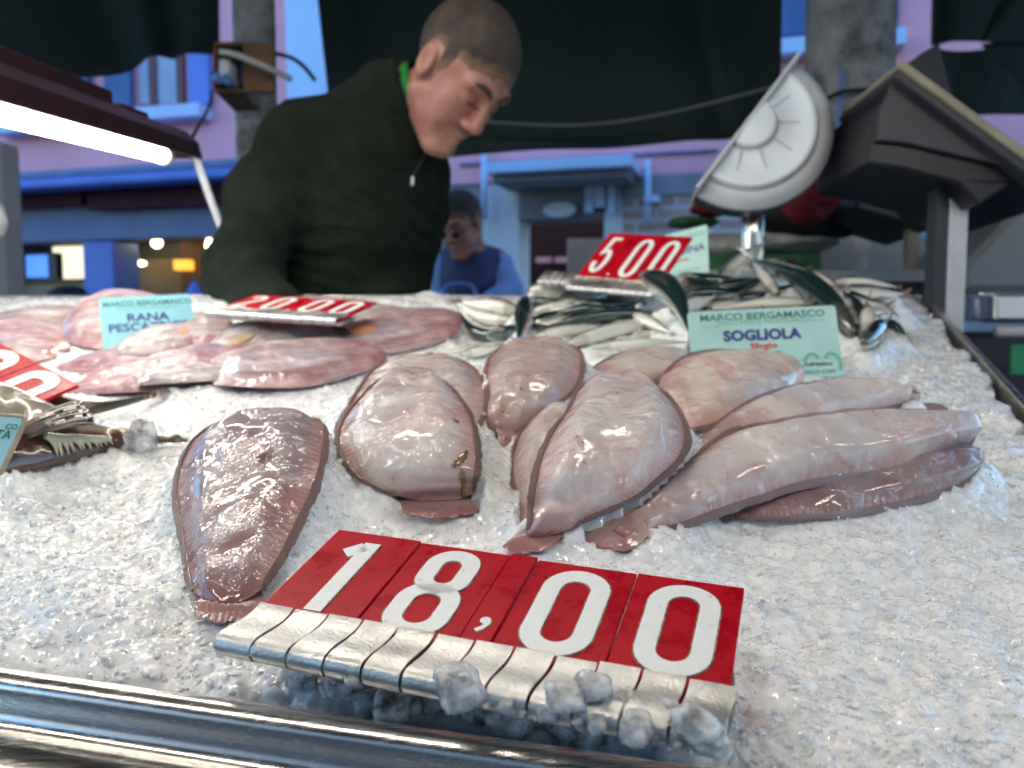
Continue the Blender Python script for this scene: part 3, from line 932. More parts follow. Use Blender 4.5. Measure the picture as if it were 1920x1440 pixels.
# ------------------------------------------------------------------ scales behind the counter
# fan-shaped dial of the white scale: half a shallow dish seen face on
sc1 = empty('dial_scale', at(1410, 545, 1.5), 'white fan-shaped dial scale on a steel post behind the mackerel', 'scale')
P1, P2 = at(1495, 116, 1.46), at(1306, 364, 1.44)
c_ = (P1 + P2) / 2; r_ = (P1 - P2).length / 2
u_ = (P1 - P2).normalized(); n_ = (-AF + AX * -.16 + AU * .05).normalized(); n_ = (n_ - u_ * n_.dot(u_)).normalized(); v_ = u_.cross(n_)
if v_.dot(AX) < 0: v_ = -v_
def dish(r0, r1, z0, z1, mt, name, parent, n=40, back=.004, arcs=(0, 180), m=8, curve=0.0):
    vs = []; fs = []
    for j in range(m + 1):
        q = j / m; r = r0 + (r1 - r0) * q; z = z0 + (z1 - z0) * q + curve * math.sin(q * math.pi)
        for i in range(n + 1):
            a = math.radians(arcs[0] + (arcs[1] - arcs[0]) * i / n)
            # the outer arc bulges a little more than a circle on the far side
            p = c_ + u_ * (r * math.cos(a)) + v_ * (r * math.sin(a)) + n_ * z
            vs.append(p)
    k = n + 1
    fs = [(j * k + i, j * k + i + 1, (j + 1) * k + i + 1, (j + 1) * k + i) for j in range(m) for i in range(n)]
    o = mesh_obj(name, vs, fs, mt, parent, True)
    s = o.modifiers.new('thickness', 'SOLIDIFY'); s.thickness = back; s.offset = -1
    return o
dish(.0001, r_ * .30, .030, .026, M['dial_white'], 'hub', sc1)
dish(r_ * .30, r_ * .33, .026, .016, M['dial_rim'], 'hub_ring', sc1, m=3)
dish(r_ * .33, r_ * .76, .016, .020, M['dial_white'], 'dial_face', sc1, curve=-.006)
dish(r_ * .76, r_ * .80, .020, .010, M['dial_rim'], 'face_ring', sc1, m=3)
dish(r_ * .80, r_ * 1.0, .010, -.008, M['dial_rim'], 'rim', sc1, curve=.005)
for a in (18, 52, 88, 124, 158):
    a = math.radians(a); dr_ = u_ * math.cos(a) + v_ * math.sin(a)
    p0, p1 = c_ + dr_ * r_ * .34 + n_ * .0165, c_ + dr_ * r_ * .60 + n_ * .0118
    MB().tube([p0, p1], [.0024, .0008], 8).build('rib', M['dial_rim'], sc1, True)
MB().box(c_ - v_ * .003 + n_ * -.02, u_ * r_ * 1.01, v_ * .003, n_ * .05, .002).build('straight_edge', M['dial_rim'], sc1)
# body behind the dial
mb = MB(); n = 30; vs = []
for j, (rr, z) in enumerate(((r_ * .97, -.012), (r_ * .95, -.06), (r_ * .8, -.11), (r_ * .45, -.13))):
    for i in range(n + 1):
        a = math.pi * i / n
        vs.append(c_ + u_ * (rr * math.cos(a)) + v_ * (rr * math.sin(a)) + n_ * z)
k = n + 1
mb.add(vs, [(j * k + i, j * k + i + 1, (j + 1) * k + i + 1, (j + 1) * k + i) for j in range(3) for i in range(n)])
mb.build('housing', M['grey_paint'], sc1, True)
pb = at(1412, 378, 1.50)
MB().tube([pb, Vector((pb.x, pb.y, pb.z - .06)), Vector((pb.x, pb.y, .93))], .021, 20).build('post', M['steel'], sc1, True)
MB().tube([Vector((pb.x, pb.y, .90)), Vector((pb.x, pb.y, .93))], .09, 24).build('base', M['steel'], sc1, True)

def poly_solid(name, pts, f, depth, m, parent, b=0.0):
    mb = MB(); mb.prism([at(x, y, f) for x, y in pts], AF * depth)
    o = mb.build(name, M[m], parent)
    if b:
        q = o.modifiers.new('bevel', 'BEVEL'); q.width = b; q.segments = 2
    return o
sc2 = empty('counter_scale', at(1790, 610, 1.30), 'big grey slanting scale on a white square post at the right', 'scale')
poly_solid('body', [(1668, 158), (1925, 345), (1960, 390), (1905, 342), (1852, 372), (1835, 385), (1800, 345), (1700, 318), (1624, 306), (1636, 250), (1650, 195)], 1.30, .22, 'black_plastic', sc2, .006)
poly_solid('side_panel', [(1680, 146), (1915, 318), (1800, 292), (1700, 268), (1645, 264), (1652, 200), (1668, 168)], 1.288, .012, 'grey_paint', sc2, .003)
mb = MB(); a_, b_ = at(1682, 122, 1.27), at(1975, 335, 1.27)
mb.box((a_ + b_) / 2 + AF * .10, (b_ - a_) / 2, AF * .11, (b_ - a_).normalized().cross(AF) * .0065, .003); mb.build('cream_lip', M['cream'], sc2)
a_, b_ = at(1676, 138, 1.275), at(1972, 356, 1.275)
mb = MB(); mb.box((a_ + b_) / 2 + AF * .10, (b_ - a_) / 2, AF * .108, (b_ - a_).normalized().cross(AF) * .0075, .003); mb.build('lip_underside', M['grey_paint'], sc2)
mb = MB(); a_ = at(1792, 345, 1.36); mb.wbox((a_.x, a_.y, (a_.z + .90) / 2 + .0), .030, .030, a_.z - .90, .002); mb.build('post', M['white_metal'], sc2)
mb = MB(); mb.wbox((a_.x - .026, a_.y + .004, (a_.z + .90) / 2), .020, .034, a_.z - .90, .002); mb.build('post_side', M['grey_paint'], sc2)
sc2b = empty('scale_pan', at(1740, 170, 1.62), 'dark grey triangular pan corner rising behind the big scale', 'scale pan')
poly_solid('pan_side', [(1697, 122), (1730, 98), (1762, 80), (1768, 110), (1778, 150), (1790, 190), (1760, 210), (1700, 200)], 1.60, .05, 'grey_paint', sc2b, .004)
sc3 = empty('counter_scale', at(1710, 540, 1.70), 'second dark slanting scale on a thin post behind the big one', 'scale')
poly_solid('body', [(1618, 288), (1700, 318), (1762, 345), (1765, 405), (1745, 432), (1700, 418), (1606, 392), (1610, 330)], 1.70, .2, 'dark_metal', sc3, .006)
a_, b_ = at(1690, 340, 1.68), at(1760, 372, 1.68)
mb = MB(); mb.box((a_ + b_) / 2 + AF * .02, (b_ - a_) / 2, AF * .03, (b_ - a_).normalized().cross(AF) * .006, .002); mb.build('cream_lip', M['cream'], sc3)
a_ = at(1710, 412, 1.74); mb = MB(); mb.wbox((a_.x, a_.y, (a_.z + .88) / 2), .024, .024, a_.z - .88, .002); mb.build('post', M['cream'], sc3)

# ------------------------------------------------------------------ things behind and right of the counter
def blob(name, px, py, f, rx, ry, rz, m, label, cat, seed=1, amp=.12, rot=0.0, pw=1.0):
    bm = bmesh.new(); bmesh.ops.create_icosphere(bm, subdivisions=4, radius=1)
    v = np.array([tuple(q.co) for q in bm.verts]); fs = [tuple(w.index for w in p.verts) for p in bm.faces]; bm.free()
    v = np.sign(v) * np.abs(v) ** pw
    n = vnoise(v[:, 0] * 1.6 + seed, v[:, 1] * 1.6, v[:, 2] * 1.6, seed) * amp + vnoise(v[:, 0] * 4 + seed, v[:, 1] * 4, v[:, 2] * 4, seed) * amp * .4
    v = v * (1 + n)[:, None] * np.array([rx, ry, rz])
    c, s = math.cos(rot), math.sin(rot)
    v = np.stack([v[:, 0] * c - v[:, 2] * s, v[:, 1], v[:, 0] * s + v[:, 2] * c], 1)
    P = at(px, py, f)
    W = np.array(P) + v
    o = mesh_obj(name, W, fs, M[m], None, True, loc=P)
    return tag(o, label, cat)
back = empty('back_table', at(1620, 500, 1.85), 'grey steel table behind the far edge of the ice', 'table'); back.location.z = 0
zt_ = at(1600, 520, 1.95).z
MB().wbox((1.0, 1.98, zt_ - .012), 1.7, .62, .024, .004).build('table_top', M['grey_wall'], back)
MB().wbox((1.0, 2.27, zt_ + .055), 1.7, .02, .13, .004).build('upstand', M['grey_wall'], back)
for x, y in ((.2, 1.72), (1.8, 1.72), (.2, 2.24), (1.8, 2.24)):
    MB().wbox((x, y, (zt_ - .024) / 2), .04, .04, zt_ - .024).build('leg', M['white_metal'], back)
blob('red_bag', 1518, 352, 1.72, .062, .05, .072, 'red_cloth', 'red plastic bag hanging behind the white dial', 'bag', 3, .16, -.35, .9)
blob('black_bag', 1505, 410, 1.90, .125, .07, .042, 'black_cloth', 'black bag beneath the red one', 'bag', 5, .16, -.08)
o = MB(); o.prism([at(x, y, 1.88) for x, y in ((1545, 330), (1562, 352), (1578, 392), (1612, 416), (1604, 426), (1562, 424), (1540, 400))], AF * .05)
tag(o.build('red_bag_corner', M['red_cloth'], None, False, loc=at(1570, 400, 1.88)), 'pointed red flap of cloth at the right of the black bag', 'cloth')
blob('red_cloth_bundle', 1335, 385, 1.92, .055, .05, .028, 'red_cloth', 'dark red cloth bundle under the left point of the white dial', 'cloth', 8, .15)
for i, (x, y, rx, rz, mm, lab) in enumerate(((1380, 462, .09, .030, 'net', 'pale grey bag on the back table left of the steel post'), (1490, 452, .10, .028, 'net', 'pale bag lying in the green crate'), (1300, 418, .06, .014, 'crate_green', 'green leaves lying behind the far name card'), (1470, 424, .07, .010, 'crate_green', 'green handle under the black bag'))):
    blob('bag' if mm == 'net' else 'greens', x, y, 1.95, rx, .07, rz, mm, lab, 'bag' if mm == 'net' else 'greens', 20 + i, .2)
cr = empty('green_crate', at(1450, 500, 1.9), 'low green crate on the back table behind the mackerel', 'crate')
for x0, x1, y0, y1, f_, dp in ((1290, 1540, 476, 505, 1.78, .012), (1290, 1540, 470, 500, 2.05, .012)):
    qbox(MB(), x0, y0, x1, y1, f_, dp, .002).build('crate_side', M['crate_green'], cr)
qbox(MB(), 1290, 500, 1540, 505, 1.80, .25, .001).build('crate_base', M['crate_green'], cr)
qbox(MB(), 1462, 486, 1492, 502, 1.76, .01, .001).build('red_label', M['red_cloth'], cr)
# cabinet, tray, drum, sack at the right
cab = empty('steel_cabinet', at(1900, 700, 1.5), 'dark steel cabinet at the right with a white rail and a green sign', 'cabinet'); cab.location.z = 0
cz = at(1880, 548, 1.55).z
MB().wbox((1.33, 1.88, cz / 2 - .03), .90, .60, cz - .10, .004).build('cabinet_body', M['dark_metal'], cab)
MB().wbox((1.33, 1.86, cz - .006), .94, .66, .012, .003).build('cabinet_top', M['steel'], cab)
qbox(MB(), 1822, 552, 1862, 600, 1.52, .03, .004).build('drawer_front', M['fascia'], cab)
qbox(MB(), 1866, 550, 1990, 602, 1.50, .05, .006).build('steel_bin', M['steel'], cab)
a_, b_ = at(1868, 622, 1.44), at(2060, 622, 1.44)
MB().tube([a_, b_], .010, 14).build('rail', M['white_metal'], cab, True)
qbox(MB(), 1896, 646, 1960, 702, 1.46, .006, .001).build('green_sign', M['green_sign'], cab)
MB().tube([at(1832, 560, 1.50), at(1833, 596, 1.50)], .0035, 8).build('handle', M['white_metal'], cab, True)
# folded grey sheet drum
mb = MB(); prof = [(1808, 545), (1806, 500), (1826, 478), (1850, 455), (1872, 428), (1896, 404), (1925, 388), (2010, 380), (2010, 545)]
mb.prism([at(x, y, 1.62) for x, y in prof], AF * .30)
o = mb.build('covered_machine', M['grey_wall'], None, False, loc=at(1900, 545, 1.62)); tag(o, 'grey sheet-metal hood standing on the steel cabinet', 'machine')
o.modifiers.new('bevel', 'BEVEL').width = .012
blob('sack', 1850, 420, 1.98, .058, .05, .085, 'cream', 'cream paper sack behind the white square post', 'sack', 31, .10)
blob('paper_bundle', 1838, 446, 1.80, .030, .02, .028, 'white', 'crumpled white paper below the cream sack', 'paper', 33, .25)
# post at the far left
o = MB().wbox((at(5, 600, 2.3).x, at(5, 600, 2.3).y, .80), .085, .085, 1.60, .006).build('stall_post', M['grey_wall'], None, False, loc=at(5, 600, 2.3)); o.location.z = o.location.z
tag(o, 'grey square post at the left edge between the fish and the shop', 'post')
blob('plaster_knob', -6, 412, 1.6, .018, .02, .035, 'white_metal', 'pale knob of a lamp bracket at the left edge', 'bracket', 41, .2)

# ------------------------------------------------------------------ people
def head_local(P, O, Fv, Uv, Rv, s=1.0, cap=False):
    """P world points -> head frame (forward, up, side)"""
    q = (P - np.array(O)) / s
    return np.stack([q @ np.array(Fv), q @ np.array(Uv), q @ np.array(Rv)], -1)

def sd_skull(q):
    return sd_el(q, (-.008, .050, 0), (.100, .092, .078))

def sd_head(q):
    a = q.copy(); a[..., 2] = np.abs(a[..., 2])
    d = sd_skull(q)
    d = smin(d, sd_el(a, (.040, -.030, .0), (.053, .078, .062)), .03)
    d = smin(d, sd_rc(a, (.030, -.080, .0), (.062, -.104, .0), .038, .020), .02)
    d = smin(d, sd_rc(a, (.000, -.048, .050), (.066, -.096, .018), .022, .018), .025)
    d = smin(d, sd_rc(a, (.082, -.094, .0), (.080, -.096, .010), .019, .016), .018)
    d = smin(d, sd_rc(a, (.058, -.012, .042), (.066, -.030, .034), .022, .020), .02)
    d = smin(d, sd_rc(a, (.088, .038, .006), (.076, .038, .046), .013, .012), .016)
    d = smax(d, -(sd_rc(a, (.100, .017, .028), (.088, .013, .047), .013, .010)), .010)
    d = smin(d, sd_rc(a, (.074, .012, .031), (.074, .012, .033), .0155, .0155), .005)
    d = smin(d, sd_rc(a, (.092, .030, 0), (.109, -.020, 0), .0080, .0130), .010)
    d = smin(d, sd_rc(a, (.102, -.025, .013), (.100, -.026, .015), .0090, .0085), .006)
    d = smin(d, sd_rc(a, (.094, -.055, 0), (.084, -.057, .022), .0090, .0060), .008)
    d = smin(d, sd_rc(a, (.092, -.068, 0), (.083, -.066, .018), .0085, .0060), .008)
    d = smax(d, -sd_rc(a, (.106, -.0615, 0), (.090, -.0600, .026), .0028, .0022), .004)
    # fold from nose to mouth corner
    d = smax(d, -sd_rc(a, (.098, -.030, .030), (.088, -.058, .036), .0025, .0020), .006)
    ear = sd_el(a, (-.006, .006, .079), (.018, .033, .010), np.array(Matrix.Rotation(-.22, 3, 'Z').transposed()))
    ear = smax(ear, -sd_el(a, (-.002, .010, .090), (.010, .020, .008)), .004)
    ear = smax(ear, -sd_el(a, (.002, -.002, .088), (.006, .008, .008)), .003)
    d = smin(d, ear, .006)
    return d

def build_person(tagname, label, O, Fv, Uv, Rv, neck_base, neck_r, cloth_fn, cloth_box, cloth_mat, step_head, hands, extras, s=1.0):
    O = Vector(O)
    base = Vector((O.x, O.y, 0))
    e = empty('person', base, label, 'person')
    nb = np.array(neck_base)
    sk = np.array(O + (Fv * -.022 + Uv * -.045) * s)
    def fbody(P):
        q = head_local(P, O, Fv, Uv, Rv, s)
        d = sd_head(q) * s
        d = smin(d, sd_rc(P, sk, nb, neck_r * .92, neck_r), .022)
        d = smin(d, sd_rc(P, nb, nb - np.array((0, 0, .12)) - np.array(Fv) * .02, neck_r, neck_r * 1.1), .03)
        return d
    pts = np.array([np.array(O) + sx * .16 + 0 * nb for sx in (-1, 1)] + [nb - .10, nb + .10])
    lo, hi = pts.min(0) - .01, pts.max(0) + .01
    V, Q = nets(fbody, lo, hi, step_head)
    body = mesh_obj('body', V, Q, M['skin'], e, True)
    bv = BVHTree.FromPolygons([tuple(v) for v in V], Q)
    return e, body, bv

def loc_pt(O, Fv, Uv, Rv, s, f, u, r): return Vector(O) + (Fv * f + Uv * u + Rv * r) * s

def on_skin(bv, p, lift=.001):
    h = bv.find_nearest(p)
    return h[0] + h[1] * lift

def hand_mesh(W, dirn, palm_n, thumb_side, parent, r=1.0, curl=.5):
    """five fingers and a palm from wrist point W"""
    d, n = Vector(dirn).normalized(), Vector(palm_n).normalized()
    n = (n - d * n.dot(d)).normalized(); sd = d.cross(n) * thumb_side
    segs = []
    segs.append((W - d * .05, W + d * .02, .026, .026))
    for k, (off, ln) in enumerate(((-.028, .055), (-.010, .068), (.010, .074), (.028, .066))):
        k0 = W + d * .085 + sd * off
        segs.append((W + d * .015 + sd * off * .6, k0, .019, .0125))
        a = k0; dv = d.copy()
        for q, fr_ in enumerate((.45, .32, .23)):
            dv = (dv * math.cos(curl * .55) + n * math.sin(curl * .55)).normalized()
            b = a + dv * ln * fr_
            segs.append((a, b, .0098 - q * .0008, .0090 - q * .0010)); a = b
    a = W + d * .025 + sd * .030; b = a + (d * .6 + sd * .8).normalized() * .035; c = b + (d * .9 + sd * .3 + n * .4).normalized() * .03
    segs += [(a, b, .014, .0115), (b, c, .0110, .0090)]
    def fn(P):
        dd = None
        for a_, b_, r1, r2 in segs:
            x = sd_rc(P, a_, b_, r1, r2)
            dd = x if dd is None else smin(dd, x, .006)
        return dd
    pts = np.array([tuple(q) for s_ in segs for q in s_[:2]])
    V, Q = nets(fn, pts.min(0) - .03, pts.max(0) + .03, .0035)
    return mesh_obj('hand', V, Q, M['skin'], parent, True)

def cloth_from(segs, k, lo, hi, step, name, mt, parent, cut=None, wr=0.0, seed=0, fold=None):
    def fn(P):
        dd = None
        for s_ in segs:
            x = sd_rc(P, *s_)
            dd = x if dd is None else smin(dd, x, k)
        if wr:
            dd = dd + wr * (vnoise(P[..., 0] * 9 + seed, P[..., 1] * 9, P[..., 2] * 14, seed) + .5 * vnoise(P[..., 0] * 22, P[..., 1] * 22, P[..., 2] * 30, seed + 1))
        if fold is not None:
            for c0, rad, am in fold:
                q = P - np.array(c0); r_ = np.sqrt((q * q).sum(-1))
                w_ = np.exp(-(r_ / rad) ** 2)
                ph = q[..., 0] * 30 + q[..., 2] * 75 + 5 * vnoise(P[..., 0] * 8, P[..., 1] * 8, P[..., 2] * 8, seed + 4)
                dd = dd + am * w_ * (np.abs(np.sin(ph)) - .5)
        if cut is not None: dd = cut(P, dd)
        return dd
    V, Q = nets(fn, lo, hi, step)
    return mesh_obj(name, V, Q, mt, parent, True)

def bounds(segs, m):
    p = np.array([tuple(q) for s_ in segs for q in s_[:2]])
    return p.min(0) - m, p.max(0) + m

# --- the stooping fishmonger
TH, PS = math.radians(54), math.radians(34)
Fv = wv(math.cos(PS) * math.cos(TH), -math.sin(TH), math.sin(PS) * math.cos(TH))
Uv = wv(math.cos(PS) * math.sin(TH), math.cos(TH), math.sin(PS) * math.sin(TH))
Rv = wv(-math.sin(PS), 0, math.cos(PS))
HO = at(852, 145, 1.50)
HS = 1.0
neck = at(742, 205, 1.57)
man, mbody, mbv = build_person('person', 'man in a dark green zip sweater stooping over the fish with his head bowed', HO, Fv, Uv, Rv, neck, .050, None, None, None, .0034, None, None, HS)
def c3(px, py, f): return at(px, py, f)
segs = [(c3(600, 900, 1.76), c3(625, 620, 1.72), .175, .180), (c3(625, 620, 1.72), c3(668, 400, 1.66), .180, .165), (c3(668, 400, 1.66), c3(700, 275, 1.60), .165, .120),
        (c3(725, 212, 1.60), c3(572, 274, 1.58), .062, .078), (c3(725, 205, 1.60), c3(745, 330, 1.66), .078, .110), (c3(745, 195, 1.575), c3(766, 188, 1.565), .074, .068),
        (c3(565, 274, 1.58), c3(508, 375, 1.52), .080, .072), (c3(505, 370, 1.52), c3(458, 505, 1.48), .074, .066), (c3(458, 505, 1.48), c3(505, 590, 1.36), .064, .052), (c3(505, 590, 1.36), c3(600, 640, 1.26), .052, .040),
        (c3(765, 320, 1.72), c3(765, 400, 1.72), .075, .070), (c3(765, 400, 1.72), c3(742, 530, 1.66), .070, .060), (c3(742, 530, 1.66), c3(700, 640, 1.46), .058, .042)]
nk0, nk1 = np.array(c3(740, 205, 1.575)), np.array(HO + (Fv * -.02 + Uv * -.04) * HS)
nd_ = (nk1 - nk0) / np.linalg.norm(nk1 - nk0)
cutp = np.array(c3(770, 190, 1.56))
def cut_neck(P, d):
    # open collar: hollow out round the neck
    hole = sd_rc(P, nk0 + nd_ * .045, nk1 + nd_ * .06, .054, .060)
    return smax(d, -hole, .004)
lo, hi = bounds(segs, .20)
lo[2] = max(lo[2], .80)
cloth_from(segs, .035, lo, hi, .0085, 'sweater', M['sweater'], man, cut_neck, .0075, 2, [(c3(480, 480, 1.42), .11, .014), (c3(640, 300, 1.50), .16, .008), (c3(600, 500, 1.55), .14, .012), (c3(770, 420, 1.60), .10, .010)])
# standing collar, zip and shirt collar
cdir = (AX * 115 + AU * 30 - AF * 12).normalized()
def ring(c, ax, r, w, h, name, mt, parent, seg=48, tilt=0.0, ell=1.0):
    ax = ax.normalized(); a = ax.cross(UPZ).normalized(); b = ax.cross(a)
    vs = []; fs = []
    pr = [(r, 0), (r + w, 0), (r + w * 1.1, h * .5), (r + w * .9, h), (r, h)]
    for i in range(seg):
        t = 2 * math.pi * i / seg
        d = a * math.cos(t) + b * math.sin(t) * ell
        for q, z in pr: vs.append(c + d * q + ax * z)
    k = len(pr)
    for i in range(seg):
        for j in range(k):
            x, y = i * k + j, i * k + (j + 1) % k
            x2, y2 = ((i + 1) % seg) * k + j, ((i + 1) % seg) * k + (j + 1) % k
            fs.append((x, y, y2, x2))
    return mesh_obj(name, vs, fs, mt, parent, True)
ring(at(752, 184, 1.560), cdir, .058, .012, .016, 'sweater_collar', M['sweater'], man, ell=1.0)
ring(at(763, 182, 1.557), cdir, .054, .007, .022, 'shirt_collar', M['green_shirt'], man, ell=1.0)
zp = [c3(805, 268, 1.50), c3(790, 300, 1.49), c3(772, 335, 1.485), c3(769, 350, 1.49)]
zp = catmull(np_pts0(zp), 24)
swb = bpy.data.objects['sweater']
co = np.empty(len(swb.data.vertices) * 3); swb.data.vertices.foreach_get('co', co); co = co.reshape(-1, 3) + np.array(world_of(swb).translation)
sbv = BVHTree.FromPolygons([tuple(v) for v in co], [tuple(p.vertices) for p in swb.data.polygons])
zz = []
for p in zp:
    d = (Vector(p) - C0).normalized(); h_ = sbv.ray_cast(C0, d)
    if h_[0] is not None: zz.append(h_[0] + h_[1] * .001)
if len(zz) > 3:
    MB().tube(zz, .0028, 8).build('zip', M['black_cloth'], man, True)
d = (at(771, 340, 1) - C0).normalized(); h_ = sbv.ray_cast(C0, d)
if h_[0] is not None:
    MB().box(h_[0] + h_[1] * .004, AX * .0022, AU * .008, AF * .0016, .0006).build('zip_pull', M['white_metal'], man)
# hair: a close-cropped shell over the skull
def hair_shell(O, Fv, Uv, Rv, s, name, mt, parent, thick=.0020, cutf=None, step=.0034, amp=.0012):
    def fn(P, want):
        q = head_local(P, O, Fv, Uv, Rv, s)
        hd = sd_head(q)
        nz = amp * vnoise(q[..., 0] * 220, q[..., 1] * 220, q[..., 2] * 220, 3)
        d = hd - thick + nz
        a = np.abs(q[..., 2])
        # front hairline with receding temples, round the ear, down to the nape
        f_, u_q = q[..., 0], q[..., 1]
        reg = .75 * f_ - .66 * u_q - .022 + .22 * np.clip(a - .030, 0, 1) * (f_ > .0)      # hairline, receding at the temples
        ub = np.interp(f_, [-.2, -.055, -.040, -.022, -.014, .010, .016, .030, .036], [-.055, -.050, -.030, .030, .040, .040, .004, .000, .05])
        m_ = np.maximum(reg, ub - u_q)
        m_ = m_ + .005 * vnoise(q[..., 0] * 130, q[..., 1] * 130, q[..., 2] * 130, 8)
        if want: return -m_
        return smax(d, m_ * .8, .003) * s
    O_ = np.array(O)
    V, Q = nets(lambda P: fn(P, False), O_ - .16, O_ + .18, step)
    o = mesh_obj(name, V, Q, mt, parent, True)
    fa = o.data.attributes.new('fade', 'FLOAT', 'POINT')
    fa.data.foreach_set('value', np.clip(fn(V, True) / .024, 0, 1).astype(np.float32))
    return o
hair_shell(HO, Fv, Uv, Rv, HS, 'hair', M['hair'], man)
def face_bits(O, Fv, Uv, Rv, s, bv, parent, sides=(1, -1)):
    L = lambda f, u, r: on_skin(bv, loc_pt(O, Fv, Uv, Rv, s, f, u, r), .0008)
    for sg in sides:
        MB().tube([L(.10, .040 - .002, sg * .012), L(.098, .045, sg * .024), L(.09, .046, sg * .036), L(.08, .040, sg * .046)], [.0030, .0055, .0050, .0020], 8).build('eyebrow', M['brow'], parent, True)
        MB().tube([L(.10, .008, sg * .019), L(.10, .005, sg * .026), L(.098, .005, sg * .034), L(.09, .009, sg * .042)], [.0008, .0016, .0017, .0010], 8).build('eyelashes', M['lash'], parent, True)
    MB().tube([L(.11, -.0615, -.020), L(.115, -.0605, 0), L(.11, -.0615, .020)], [.0008, .0014, .0008], 8).build('mouth_line', M['lash'], parent, True)
face_bits(HO, Fv, Uv, Rv, HS, mbv, man)
hand_mesh(c3(612, 645, 1.245), wv(.8, -.45, .5), wv(0, -1, .2), 1, man)
hand_mesh(c3(695, 650, 1.44), wv(-.2, -.6, .8), wv(0, -1, -.3), -1, man)
legs = [(c3(560, 880, 1.76), Vector((c3(560, 880, 1.76).x, 1.80, .48)), .105, .075), (Vector((c3(560, 880, 1.76).x, 1.80, .48)), Vector((c3(560, 880, 1.76).x, 1.84, .10)), .075, .058),
        (c3(650, 880, 1.76), Vector((c3(650, 880, 1.76).x + .03, 1.82, .48)), .105, .075), (Vector((c3(650, 880, 1.76).x + .03, 1.82, .48)), Vector((c3(650, 880, 1.76).x + .05, 1.86, .10)), .075, .058)]
lo, hi = bounds(legs, .14)
cloth_from(legs, .03, lo, hi, .014, 'trousers', M['trousers'], man, None, .004, 5)
for s_ in (legs[1], legs[3]):
    b = Vector(s_[1]); MB().box(Vector((b.x, b.y - .06, .045)), Vector((.045, 0, 0)), Vector((0, .13, 0)), Vector((0, 0, .045)), .02).build('shoe', M['black_cloth'], man, True)

# --- the customer in a blue vest
CO = at(866, 424, 3.35)
Fc = wv(-.42, -.52, .74).normalized(); Uc = wv(-.22, .84, .45); Uc = (Uc - Fc * Uc.dot(Fc)).normalized(); Rc = Fc.cross(Uc)
cneck = at(884, 475, 3.45)
cus, cbody, cbv = build_person('person', 'customer in a navy vest and sunglasses looking down beyond the fish', CO, Fc, Uc, Rc, cneck, .058, None, None, None, .006, None, None, 1.0)
segs = [(c3(884, 760, 3.5), c3(884, 620, 3.5), .15, .165), (c3(884, 620, 3.5), c3(884, 520, 3.5), .165, .150), (c3(845, 498, 3.5), c3(925, 498, 3.5), .075, .075)]
lo, hi = bounds(segs, .2)
cloth_from(segs, .04, lo, hi, .014, 'vest', M['vest'], cus, None, .006, 12)
ring(at(880, 474, 3.44), UPZ, .062, .012, .035, 'vest_collar', M['vest'], cus)
segs = [(c3(832, 502, 3.48), c3(822, 560, 3.44), .062, .052), (c3(822, 560, 3.44), c3(860, 600, 3.2), .050, .036), (c3(936, 502, 3.48), c3(955, 548, 3.42), .066, .056), (c3(955, 548, 3.42), c3(900, 580, 3.15), .054, .038)]
lo, hi = bounds(segs, .1)
cloth_from(segs, .02, lo, hi, .010, 'shirt_sleeves', M['blue_shirt'], cus, None, .006, 14)
hand_mesh(c3(890, 584, 3.12), wv(-1, -.3, .3), wv(0, -1, .2), -1, cus)
hand_mesh(c3(868, 604, 3.17), wv(.5, -.5, .5), wv(0, -1, .2), 1, cus)
hair_shell(CO, Fc, Uc, Rc, 1.0, 'hair', M['hair'], cus, thick=.006, step=.006)
face_bits(CO, Fc, Uc, Rc, 1.0, cbv, cus)
for sg in (1, -1):
    p = loc_pt(CO, Fc, Uc, Rc, 1.0, .106, .010, sg * .030)
    MB().tube([p, p + Fc * .003], .018, 16).build('sunglass_lens', M['lens_dark'], cus, True)
    MB().tube([p + Rc * (.016 * sg), loc_pt(CO, Fc, Uc, Rc, 1.0, .0, .012, sg * .080)], .002, 6).build('sunglass_arm', M['lens_dark'], cus, True)
legs = [(c3(860, 760, 3.5), Vector((c3(860, 760, 3.5).x, 3.5, .08)), .10, .055), (c3(908, 760, 3.5), Vector((c3(908, 760, 3.5).x, 3.5, .08)), .10, .055)]
lo, hi = bounds(legs, .12)
cloth_from(legs, .02, lo, hi, .016, 'trousers', M['trousers'], cus, None, .004, 6)
for s_ in legs:
    b = Vector(s_[1]); MB().box(Vector((b.x, b.y - .05, .04)), Vector((.045, 0, 0)), Vector((0, .13, 0)), Vector((0, 0, .04)), .02).build('shoe', M['black_cloth'], cus, True)
# what he holds: a dark bag with blue handles
bg_ = empty('shopping_bag', at(862, 590, 3.05), 'dark bag with blue looped handles in front of the customer', 'bag')
qbox(MB(), 836, 556, 888, 660, 3.02, .12, .01).build('bag_body', M['black_cloth'], bg_)
pts = catmull(np_pts0([at(828, 590, 3.0), at(832, 548, 3.0), at(845, 534, 3.0), at(880, 534, 3.0), at(891, 548, 3.0), at(893, 590, 3.0)]), 26)
MB().tube(pts, .008, 10).build('bag_handle', M['blue_paint'], bg_, True)
# ------------------------------------------------------------------ fish laid on the ice
SOLID = []          # (object) whose underside the ice rises to
rng = random.Random(7)

def np_pts(L):
    return np.array([tuple(p) for p in L])

